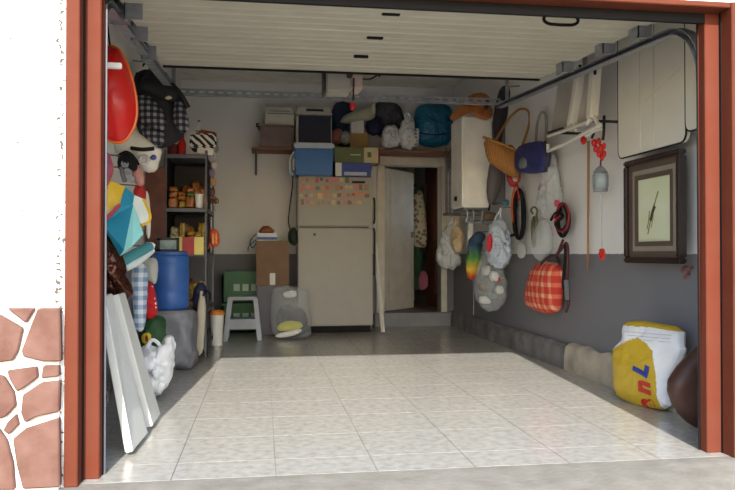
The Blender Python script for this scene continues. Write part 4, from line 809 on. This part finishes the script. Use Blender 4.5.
# folded white chairs on a wall rack
WC = C('chair_white', (214, 210, 200), .45, var=.04)
def fchair(pan_px, edge_px, fork, label, X):
    th = thing('folding_chair', label, 'chair', bx(pan_px[2][0], pan_px[2][1], X), 'folded white chairs on the right wall')
    obj('backrest', plate(pX(pan_px, X), FX, .02), C('chair_panel', (176, 171, 162), .5), th, bevel=.005)
    pts = pX(edge_px, X-.05); obj('frame', loft([[q+Vector((-d, e, 0)) for d, e in ((-.03, -.035), (.03, -.035), (.03, .035), (-.03, .035))] for q in pts]), WC, th, bevel=.006)
    for u, v in fork: obj('leg', tube([pts[-1]+Vector((0, 0, .03)), bx(u, v, X-.05)], [.017, .014], 8), WC, th, smooth=True)
    q = bx(edge_px[0][0]-1, edge_px[0][1]+6, X-.08); obj('hook', bar(q+Vector((0, 0, .05)), q-Vector((0, 0, .03)), .014, .014), BLACK, th)
fchair([(560, 76), (580, 68), (573, 126), (552, 133)], [(581, 66), (577, 96), (572, 124)], [(567, 129), (576, 131)], 'folded white chair on right wall, further from the table', 2.24)
fchair([(585, 74), (595, 68), (593, 118), (578, 124)], [(596, 64), (594, 92), (592, 118)], [(587, 124), (598, 124)], 'folded white chair on right wall, nearer the table', 2.22)
rk = thing('wall_rack', 'white metal rack bars under the folded chairs', 'rack', bx(560, 145, 2.2))
obj('bar', tube([bx(548, 136, 2.2), bx(566, 130, 2.18), bx(592, 120, 2.18)], .014, 8), WC, rk, smooth=True); obj('bar', tube([bx(548, 151, 2.2), bx(566, 143, 2.17), bx(600, 125, 2.17)], .014, 8), WC, rk, smooth=True)
obj('bar', tube([bx(548, 144, 2.2), bx(548, 151, 2.2)], .013, 8), WC, rk); obj('dark_bracket', tube([bx(549, 133, 2.2), bx(562, 129, 2.2), bx(567, 132, 2.2)], .014, 8), DARKM, rk)
obj('wall_arm', tube([bx(560, 133, 2.19), (XR, bx(560, 133, 2.19).y, bx(560, 133, 2.19).z)], .01, 8), DARKM, rk); obj('wall_arm', tube([bx(590, 121, 2.18), (XR, bx(590, 121, 2.18).y, bx(590, 121, 2.18).z)], .01, 8), DARKM, rk)
# folded table, two leaves with dark edging
tb = thing('folding_table', 'white folding table with dark edging hung flat on right wall', 'table', (2.33, 3.9, 1.5))
TW = C('table_white', (214, 209, 196), .5, var=.03)
def tleaf(y0, y1, z0, z1, X, r_=.05):
    pts = []
    for cy, cz, a0 in ((y0+r_, z0+r_, math.pi), (y1-r_, z0+r_, 1.5*math.pi), (y1-r_, z1-r_, 0), (y0+r_, z1-r_, .5*math.pi)):
        for i in range(5):
            a_ = a0+i/4*math.pi/2; pts.append(Vector((X, cy+r_*math.cos(a_), cz+r_*math.sin(a_))))
    lf = obj('table_leaf', plate(pts, FX, .03), TW, tb, bevel=.004, seg=1)
    obj('edging', tube([q+Vector((-.012, 0, 0)) for q in pts], .0055, 6, closed=True), BLACK, lf)
    return lf
lf = tleaf(3.66, 4.42, 1.515, 2.52, 2.30)
for y in (3.98, 4.14): obj('seam', box(2.280, 2.286, y-.002, y+.002, 1.54, 2.48), C('seam_grey', (198, 193, 182), .6), lf)
obj('seam', bar((2.284, 3.70, 1.93), (2.284, 4.08, 1.82), .003, .003), MATS['seam_grey'], lf)
tleaf(3.18, 3.64, 1.56, 2.52, 2.285)
for y in (3.4, 3.85, 4.25): obj('wall_bracket', box(2.31, XR-.001, y-.015, y+.015, 2.1, 2.14), GREYM, tb)
# framed picture
pf = thing('framed_picture', 'dark framed picture with pale plant drawing on the right wall', 'picture', (2.33, 4.03, .84))
y0, y1, z0, z1 = 3.705, 4.33, .845, 1.485; XP = 2.30
def fbars(d, w_, x0, x1):
    a0, a1, b0, b1 = y0+d, y1-d, z0+d, z1-d
    return [box(x0, x1, a0, a1, b0, b0+w_), box(x0, x1, a0, a1, b1-w_, b1), box(x0, x1, a0, a0+w_, b0+w_, b1-w_), box(x0, x1, a1-w_, a1, b0+w_, b1-w_)]
FRM = C('frame_dark', (44, 28, 28), .25, coat=.5); MA = C('mat_grey', (136, 126, 114), .6); MB_ = C('mat_brown', (84, 70, 60), .6)
for g_ in fbars(0, .034, XP-.03, XP+.02): obj('frame_bar', g_, FRM, pf, bevel=.008)
for g_ in fbars(.034, .038, XP-.005, XP+.01): obj('mat', g_, MB_, pf)
for g_ in fbars(.072, .03, XP-.003, XP+.01): obj('mat', g_, MA, pf)
for g_ in fbars(.102, .028, XP-.006, XP+.01): obj('mat', g_, MB_, pf)
obj('print', box(XP+.004, XP+.01, y0+.13, y1-.13, z0+.13, z1-.13), C('print_paper', (208, 212, 184), .6, second=(196, 200, 160), scale=4), pf)
ink = C('ink_green', (120, 118, 70), .7); inkd = C('ink_dark', (70, 64, 44), .7)
for k, (pp, r_, mt) in enumerate(((((4.09, 1.02), (4.05, 1.12), (4.0, 1.22), (3.97, 1.27)), .006, ink), (((4.06, 1.10), (4.035, 1.15), (4.01, 1.185)), .014, inkd), (((4.10, 1.05), (4.08, 1.10), (4.07, 1.16)), .005, ink), (((4.05, 1.06), (4.03, 1.12), (4.02, 1.2)), .004, ink))):
    g_ = tube([(XP+.003, y, z) for y, z in pp], r_, 6, 3); g_ = ([Vector((XP+.003+(q.x-XP-.003)*.1, q.y, q.z)) for q in g_[0]], g_[1]); obj('drawn_stem', g_, mt, pf)
obj('back_board', box(XP+.01, XP+.02, y0+.02, y1-.02, z0+.02, z1-.02), DARKM, pf)
obj('wall_spacer', box(XP+.02, XR, 3.9, 4.1, 1.3, 1.42), WOOD, pf)
# lantern, chilli garland, stick
ga = thing('red_garland', 'string of red chilli ornaments and dark twigs under the folded chairs', 'garland', bx(596, 158, 2.3))
RR = C('chilli_red', (206, 34, 26), .35)
for i, (u, v, r_) in enumerate(((583.5, 140, .027), (594, 143, .022), (599, 141, .02), (596, 149, .022), (601, 148, .022), (604, 146, .018), (599, 154, .02), (604, 154, .02), (602, 158, .016))):
    obj('chilli', blob(bx(u, v, 2.28), (r_*.8, r_, r_*1.25), 1, .2, 20, i, 12, 8), RR, ga, smooth=True)
obj('twig', tube([bx(586, 136, 2.28), bx(594, 131, 2.28), bx(603, 128, 2.30)], .012, 8, 3), WHITE, ga, smooth=True)
obj('twig', tube([bx(592, 138, 2.3), bx(595, 130, 2.3), bx(600, 120, 2.32)], .010, 6, 3), DARKM, ga); obj('twig', tube([bx(603, 140, 2.3), bx(604, 130, 2.3), bx(604, 116, 2.32)], .010, 6, 3), DARKM, ga)
ln = thing('glass_lantern', 'small glass lantern with metal caps and red tassel on right wall', 'lantern', bx(600.5, 192, 2.26))
lc = bx(600.5, 190, 2.26); hL = bx(600.5, 166, 2.26).z-lc.z
obj('glass', lathe([(.03, .0), (.052, .02), (.056, .06), (.054, .10), (.035, hL-.04), (.03, hL-.04)], lc, 16), M('lantern_glass', (170, 186, 192), .1, var=.02, alpha=.5), ln, smooth=True)
obj('bottom_cap', lathe([(0, -.015), (.045, -.012), (.05, .005), (0, .005)], lc, 16), GALV, ln, smooth=True); obj('top_cap', lathe([(0, hL-.045), (.05, hL-.045), (.03, hL-.015), (.012, hL), (0, hL)], lc, 16), GALV, ln, smooth=True)
for k in range(4): a_ = k*math.pi/2+.4; obj('cage_wire', tube([lc+Vector((.057*math.cos(a_), .057*math.sin(a_), z)) for z in (0, .05, .10, hL-.045)], .004, 6), GREYM, ln)
obj('hanger', tube([lc+Vector((0, 0, hL)), bx(601, 158, 2.28)], .005, 6), DARKM, ln)
obj('cord', tube([lc, bx(602, 220, 2.28), bx(602, 251, 2.28)], .006, 6, 2), C('cord_pale', (176, 184, 186), .4), ln)
fc = bx(602, 254, 2.28)
for k in range(6): a_ = k*math.pi/3; obj('tassel_petal', blob(fc+Vector((0, .026*math.cos(a_), .026*math.sin(a_))), (.012, .018, .016), 1, 0, 1, 0, 10, 6), RR, ln, smooth=True)
tag(obj('bamboo_stick', tube([bx(588.5, 141, 2.34), bx(588.3, 205, 2.35), bx(588, 270, 2.36)], [.010, .009, .008], 8), C('bamboo', (150, 104, 58), .5), smooth=True), 'thin brown bamboo stick hanging vertically left of the glass lantern', 'stick')
o = thing('wall_hooks', 'small reddish hooks on the grey wall below the framed picture', 'hooks', (XR, 3.62, .8))
for u, v in ((687, 267), (693, 268), (690, 274)): q = bx(u, v, XR); obj('hook', tube([q, q+Vector((-.02, 0, 0)), q+Vector((-.025, .015, -.025)), q+Vector((-.02, .02, -.01))], .006, 6, 3), C('hook_red', (140, 70, 70), .5), o)
# hanging bags by the back corner
def bagY(name, px, Y, mat, label, f, seed, amp=.5, hk=None, cat='plastic bag'):
    th = thing(name, label, cat, by(px[-1][0], max(v for u, v in px), Y))
    obj('bag', wrinkle(dome(pY(px, Y), FY, f, f*.8, amp, 11, seed, 1), .018, 15, seed), mat, th, smooth=True)
    if hk:
        u, v = hk; top = sorted(px, key=lambda q_: q_[1])[:2]
        hook(th, by(u, v, Y), XR)
        for u2, v2 in top: obj('handle', tube([by(u2, v2+4, Y), by((u+u2)/2, (v+v2)/2, Y-.01), by(u, v, Y)], .010, 6, 3), mat, th, smooth=True)
    return th
bagY('hanging_plastic_bag', [(447, 227), (452, 224), (456, 232), (459, 250), (461, 262), (454, 269), (442, 267), (436, 257), (441, 240)], 7.9, FROST, 'pale grey plastic bag hanging nearest the back doorway', .09, 101, .5, (455, 216))
o = bagY('hanging_plastic_bag', [(452, 230), (458, 225), (463, 232), (462, 250), (457, 254), (452, 246)], 7.7, C('beige_bag', (196, 174, 140), .5, alpha=.95, bump=.4, bscale=20), 'beige plastic bag hanging behind the pale grey one', .07, 102, .4, (458, 216))
hook(sd('small_white_sock', [(468, 222), (472, 218), (474, 226), (473, 246), (470, 252), (467, 244)], 7.4, WHITE, 'narrow white cloth hanging left of the blue-tinted bag', 'cloth', .03, .03, .3, 12, 103), by(471, 221, 7.4), XR)
rb = thing('rainbow_windsock', 'rainbow striped windsock hanging under the water heater', 'windsock', by(470, 290, 7.2))
obj('sock', wrinkle(dome(pY([(469, 240), (476, 235), (482, 239), (480, 258), (478, 272), (473, 280), (467, 276), (467, 256)], 7.2), FY, .06, .05, .2, 10, 104, 1), .016, 14, 5), RAINBOW, rb, smooth=True)
obj('dark_top', dome(pY([(470, 238), (478, 230), (486, 234), (483, 243), (474, 246)], 7.17), FY, .05, .05, .2, 10, 105), C('slate_blue', (52, 74, 100)), rb, smooth=True)
hook(rb, by(480, 232, 7.15), XR); obj('tail', tube([by(473, 280, 7.2), by(473.5, 298, 7.2), by(473.5, 315, 7.2)], .006, 6), GREYM, rb)
b = bagY('hanging_plastic_bag', [(492, 224), (500, 219), (507, 227), (511, 245), (510, 260), (502, 268), (491, 265), (487, 250), (488, 236)], 6.6, C('blue_tint_bag', (188, 200, 214), .35, var=.08, alpha=.85, bump=.5, bscale=18), 'blue-tinted white plastic bag hanging above the bag of bottles', .09, 106, .5, (501, 208))
obj('red_print', dome(pY([(487, 236), (491, 232), (493, 244), (490, 254), (486, 250)], 6.5), FY, .02, .02, .3, 12, 107), C('print_crimson', (196, 40, 56)), b, smooth=True)
b = bagY('hanging_plastic_bag', [(480, 262), (487, 252), (494, 258), (502, 270), (506, 286), (503, 302), (494, 311), (483, 308), (476, 296), (476, 278)], 6.75, CLEAR, 'clear plastic bag full of empty packaging on the grey wall', .11, 108, .5, (487, 238))
for k, (u, v, rx, rz, c) in enumerate(((494, 276, .045, .05, (226, 220, 216)), (497, 280, .02, .03, (200, 60, 60)), (482, 286, .035, .04, (120, 90, 40)), (492, 296, .06, .04, (110, 126, 110)), (485, 300, .05, .035, (206, 208, 204)), (499, 290, .04, .04, (222, 222, 220)), (486, 270, .035, .05, (200, 196, 190)))):
    obj('packaging', blob(by(u, v, 6.73), (rx, .05, rz), .6, .4, 14, k, 12, 8), C('packaging_%d' % k, c, .5), b, smooth=True)
sd('socket_box', [(483, 212), (497, 212), (497, 221), (483, 221)], 7.0, C('box_redgrey', (120, 76, 72), second=(90, 96, 76), scale=30), 'small reddish tin under the water heater', 'tin', .04, .05, .05, 10, 109, 1)
sd('teal_charm', [(503, 200), (508, 199), (510, 204), (506, 207), (502, 205)], 6.5, C('charm_teal', (60, 104, 120)), 'tiny teal charm hanging between heater and cable coil', 'charm', .02, .02, .1, 12, 110, 1)
# cable coils
def coil(cu, cv, ru_, rv, X, n, r_, mat, label, name, extra=(), irr=.25):
    th = thing(name, label, 'cable', bx(cu, cv+rv, X)); g_ = random.Random(int(cu*7+cv)); pts = []; ph = g_.random()*6
    for i in range(n*12+1):
        a_ = 2*math.pi*i/12; k = 1+irr*math.sin(i*.37+ph); kv = 1+irr*.5*math.sin(i*.53+ph*2)
        pts.append(bx(cu+ru_*k*math.sin(a_)+g_.uniform(-.3, .3), cv-rv*kv*math.cos(a_), X-.035*math.sin(i*.23+1)))
    obj('loops', tube(pts, r_, 6, 2), mat, th, smooth=True)
    for nm, px, rr, mt in extra: obj(nm, tube([bx(u, v, X-.045) for u, v in px], rr, 6, 4), mt, th, smooth=True)
    return th
coil(519, 217, 4.6, 25, 2.35, 9, .012, BLACK, 'black cable coil with orange lead on the right wall', 'cable_coil', (('orange_lead', [(519, 178), (514, 190), (512, 205), (513, 222)], .010, C('lead_orange', (196, 84, 40))), ('red_lead', [(516, 176), (518, 190), (519, 200)], .010, C('lead_red', (160, 40, 36))), ('plug', [(505, 237), (510, 236), (516, 234)], .014, BLACK)))
coil(534, 230, 1.8, 15, 2.36, 5, .009, C('olive_rope', (110, 108, 70), .9), 'olive rope bundle beside the clear bag on right wall', 'rope_bundle', (('wrap', [(532, 222), (536, 220), (536, 225), (532, 226)], .012, MATS['olive_rope']), ('loop', [(533, 214), (531, 210), (534, 207), (537, 210), (536, 216)], .008, MATS['olive_rope'])))
sd_x = lambda name, px, X, mat, label, cat, f=.06, bk=.04, amp=.3, fr=10, seed=0, rnd=2: tag(obj(name, wrinkle(dome(pX(px, X), FX, f, bk, amp, fr, seed, rnd), .03*amp, 15, seed), mat, smooth=True), label, cat)
sd_x('white_sign_card', [(517, 244), (525, 242), (526, 257), (518, 259)], 2.36, C('card_white', (206, 206, 200)), 'small white card hanging under the black cable coil', 'card', .01, .01, .05)
o = sd_x('hanging_plastic_bag', [(552, 153), (556, 160), (558, 185), (561, 208), (556, 216), (545, 218), (540, 206), (543, 184), (548, 165)], 2.34, FROST, 'long white plastic bag with pink print hanging beside jumper cables', 'plastic bag', .06, .04, .5, 11, 111)
obj('pink_print', dome(pX([(544, 182), (547, 178), (545, 192), (542, 198)], 2.285), FX, .015, .01), C('print_pink', (196, 70, 96)), o, smooth=True)
sd_x('hanging_plastic_bag', [(541, 222), (546, 220), (550, 232), (550, 252), (544, 262), (536, 258), (537, 240)], 2.32, CLEAR, 'small clear plastic bag hanging beside the olive rope', 'plastic bag', .06, .04, .5, 11, 112)
# jumper cables
jc = coil(563, 220, 5.2, 16, 2.34, 8, .011, BLACK, 'black and red jumper cables hanging on the right wall', 'jumper_cables', (('red_cable', [(554, 218), (559, 207), (565, 204), (569, 216), (566, 229), (559, 231), (555, 222), (562, 214)], .009, C('cable_red', (150, 34, 40))), ('black_knot', [(551, 220), (556, 213), (563, 216), (556, 224), (562, 230), (568, 222)], .012, BLACK), ('hanging_end', [(563, 240), (559, 250), (556, 256), (561, 250), (566, 243), (568, 252), (567, 280), (569, 300), (566, 312)], .011, C('cable_maroon', (74, 34, 34))), ('hanging_end', [(565, 244), (565, 262), (563, 285), (568, 296)], .010, BLACK)))
obj('clamp', bar(bx(566, 280, 2.27), bx(567, 300, 2.27), .03, .02), GREYM, jc); obj('pink_tie', blob(bx(557, 203, 2.27), (.02, .035, .03), 1, .3, 20, 3, 10, 8), C('tie_pink', (206, 60, 90)), jc, smooth=True)
# tartan shopping bag
tt = thing('tartan_bag', 'red tartan shopping bag hanging on the grey part of right wall', 'bag', bx(545, 315, 2.3))
obj('body', dome(pX([(537, 264), (549, 261), (562, 264), (562, 290), (560, 310), (552, 315), (538, 311), (529, 305), (531, 284)], 2.33), FX, .10, .05, .25, 7, 113, 1, .4), TARTAN, tt, smooth=True)
obj('handle', tube([bx(541, 264, 2.27), bx(548, 257, 2.3), bx(556, 256, 2.32), bx(560, 265, 2.28)], .012, 8, 4), C('handle_dark', (60, 44, 44)), tt, smooth=True)
# yellow detergent sack with lettering
YW = C('sack_yellow', (192, 160, 40), .4, bump=.35, bscale=14); SW = C('sack_white', (226, 226, 228), .4, bump=.35, bscale=14)
sc = thing('detergent_sack', 'yellow and white sack with red lettering beside the right post', 'sack', (2.2, 4.05, 0))
out = [(617, 395), (615, 372), (614, 350), (620, 343), (626, 338), (625, 324), (630, 320), (655, 322), (684, 328), (684, 345), (687, 350), (681, 362), (672, 378), (671, 395), (671, 411), (645, 408), (626, 401)]
SA = Vector((2.19, 4.25, 0)); SB = Vector((2.295, 3.75, 0)); SE = (SB-SA).normalized(); SN = Vector((SE.y, -SE.x, 0))   # the sack stands along the kerb
def pS(u, v): d = ray(u, v); return _C+d*((SA-_C).dot(SN)/d.dot(SN))
yel = [(616, 398), (613, 352), (622, 347), (634, 341), (646, 337), (656, 343), (663, 352), (664, 372), (665, 396), (666, 416), (645, 412), (626, 404)]
top = [(624, 316), (655, 317), (686, 323), (686, 332), (655, 327), (624, 325)]
def inside(u, v, poly):
    k = False
    for i in range(len(poly)):
        (a, b), (c, d) = poly[i], poly[i-1]
        if (b > v) != (d > v) and u < (c-a)*(v-b)/(d-b)+a: k = not k
    return k
def pxof(q):
    d = q-_C; w_ = d.dot(_fw); return 367.5+FPX*d.dot(_rt)/w_, 245-FPX*d.dot(_up)/w_
geo = dome([pS(u, v) for u, v in out], SN, .07, .05, .2, 7, 120, 1, .35, .012)
fine = bmesh.new(); me_ = bpy.data.meshes.new('tmp'); me_.from_pydata(geo[0], [], geo[1]); fine.from_mesh(me_); bmesh.ops.subdivide_edges(fine, edges=fine.edges, cuts=3, use_grid_fill=True)
geo = ([v_.co.copy() for v_ in fine.verts], [tuple(v_.index for v_ in f_.verts) for f_ in fine.faces]); fine.free(); bpy.data.meshes.remove(me_)
fmi = []
for f_ in geo[1]:
    c_ = sum((geo[0][i] for i in f_), Vector())/len(f_); flat_ = c_-SN*(c_-SA).dot(SN); u_, v_ = pxof(flat_)
    fmi.append(1 if (inside(u_, v_, yel) or inside(u_, v_, top)) and (c_-SA).dot(SN) > -.015 else 0)
obj('bag', geo, [SW, YW], sc, smooth=True, fm=fmi)
from mathutils.bvhtree import BVHTree
bvh = BVHTree.FromPolygons(geo[0], geo[1])
def letter(txt, u, v, size, mat, rotz, wide=1.):
    cu = bpy.data.curves.new('lettering', 'FONT'); cu.body = txt; cu.size = size; cu.offset = .009; cu.extrude = .0015; cu.align_x = 'CENTER'; cu.align_y = 'CENTER'
    tmp = bpy.data.objects.new('lettering', cu); COL.objects.link(tmp); dg = bpy.context.evaluated_depsgraph_get()
    me = bpy.data.meshes.new_from_object(tmp.evaluated_get(dg)); bpy.data.objects.remove(tmp); me.materials.append(mat)
    b_ = bmesh.new(); b_.from_mesh(me); bmesh.ops.triangulate(b_, faces=b_.faces); bmesh.ops.subdivide_edges(b_, edges=b_.edges, cuts=2); b_.to_mesh(me); b_.free()
    o0 = pS(u, v); ca, sa = math.cos(rotz), math.sin(rotz)
    for vt in me.vertices:
        x, y, z = vt.co.x*wide, vt.co.y, vt.co.z; q = o0+SE*(x*ca-y*sa)+Vector((0, 0, x*sa+y*ca)); h = bvh.ray_cast(q+SN, -SN)
        vt.co = (h[0] if h[0] else q)+SN*(.002+z)-wl(sc)
    o_ = bpy.data.objects.new('lettering', me); COL.objects.link(o_); o_.parent = sc; WL[o_.name] = wl(sc); return o_
letter('a', 652.5, 403, .19, C('letter_red', (190, 34, 32), .4), math.radians(88), .78); letter('n', 651.5, 386, .19, MATS['letter_red'], math.radians(86), .8); letter('L', 651.5, 369, .15, C('letter_blue', (34, 60, 150), .4), math.radians(76), .9)
for k in range(3):
    pp = []
    for u in (631, 640, 650, 660, 670, 678):
        q = pS(u, 331+(u-631)*.085+3.4*k); h = bvh.ray_cast(q+SN, -SN); pp.append((h[0] if h[0] else q)+SN*.001)
    obj('small_print_line', tube(pp, .0015, 5), C('print_grey', (170, 170, 176), .6), sc)
# brown sack behind the post
bs = thing('brown_sack', 'dark brown leathery sack slumped beside the detergent sack', 'sack', (2.3, 3.62, 0))
obj('bag', dome(pY([(667, 384), (676, 371), (687, 357), (701, 343), (712, 346), (714, 380), (714, 418), (708, 430), (690, 426), (676, 412)], 3.45), FY, .07, .08, .25, 7, 123, 1, .4), C('brown_leather', (72, 44, 34), .5, bump=.3, bscale=14), bs, smooth=True)

# pegs that hold the things hung along the left wall
bpy.context.view_layer.update()
LEFT = ['red_inflatable', 'plaid_backpack', 'white_vinyl_bag', 'dark_lantern', 'pink_cloth', 'white_strap', 'purple_towel', 'folded_kite', 'rolled_windbreak', 'foil_bag', 'gingham_cloth', 'grey_cloth', 'polka_dot_bag']
for nm in LEFT:
    o = bpy.data.objects[nm]; ps = [wl(o)+v_.co for m_ in [o]+list(o.children) if m_.type == 'MESH' for v_ in m_.data.vertices]
    zt_ = max(q.z for q in ps); tp = [q for q in ps if q.z > zt_-.03]; c_ = sum(tp, Vector())/len(tp)
    obj('peg', tube([c_+Vector((0, 0, -.03)), c_+Vector((0, 0, -.01)), (XL, c_.y, c_.z)], .005, 6), GREYM, o)
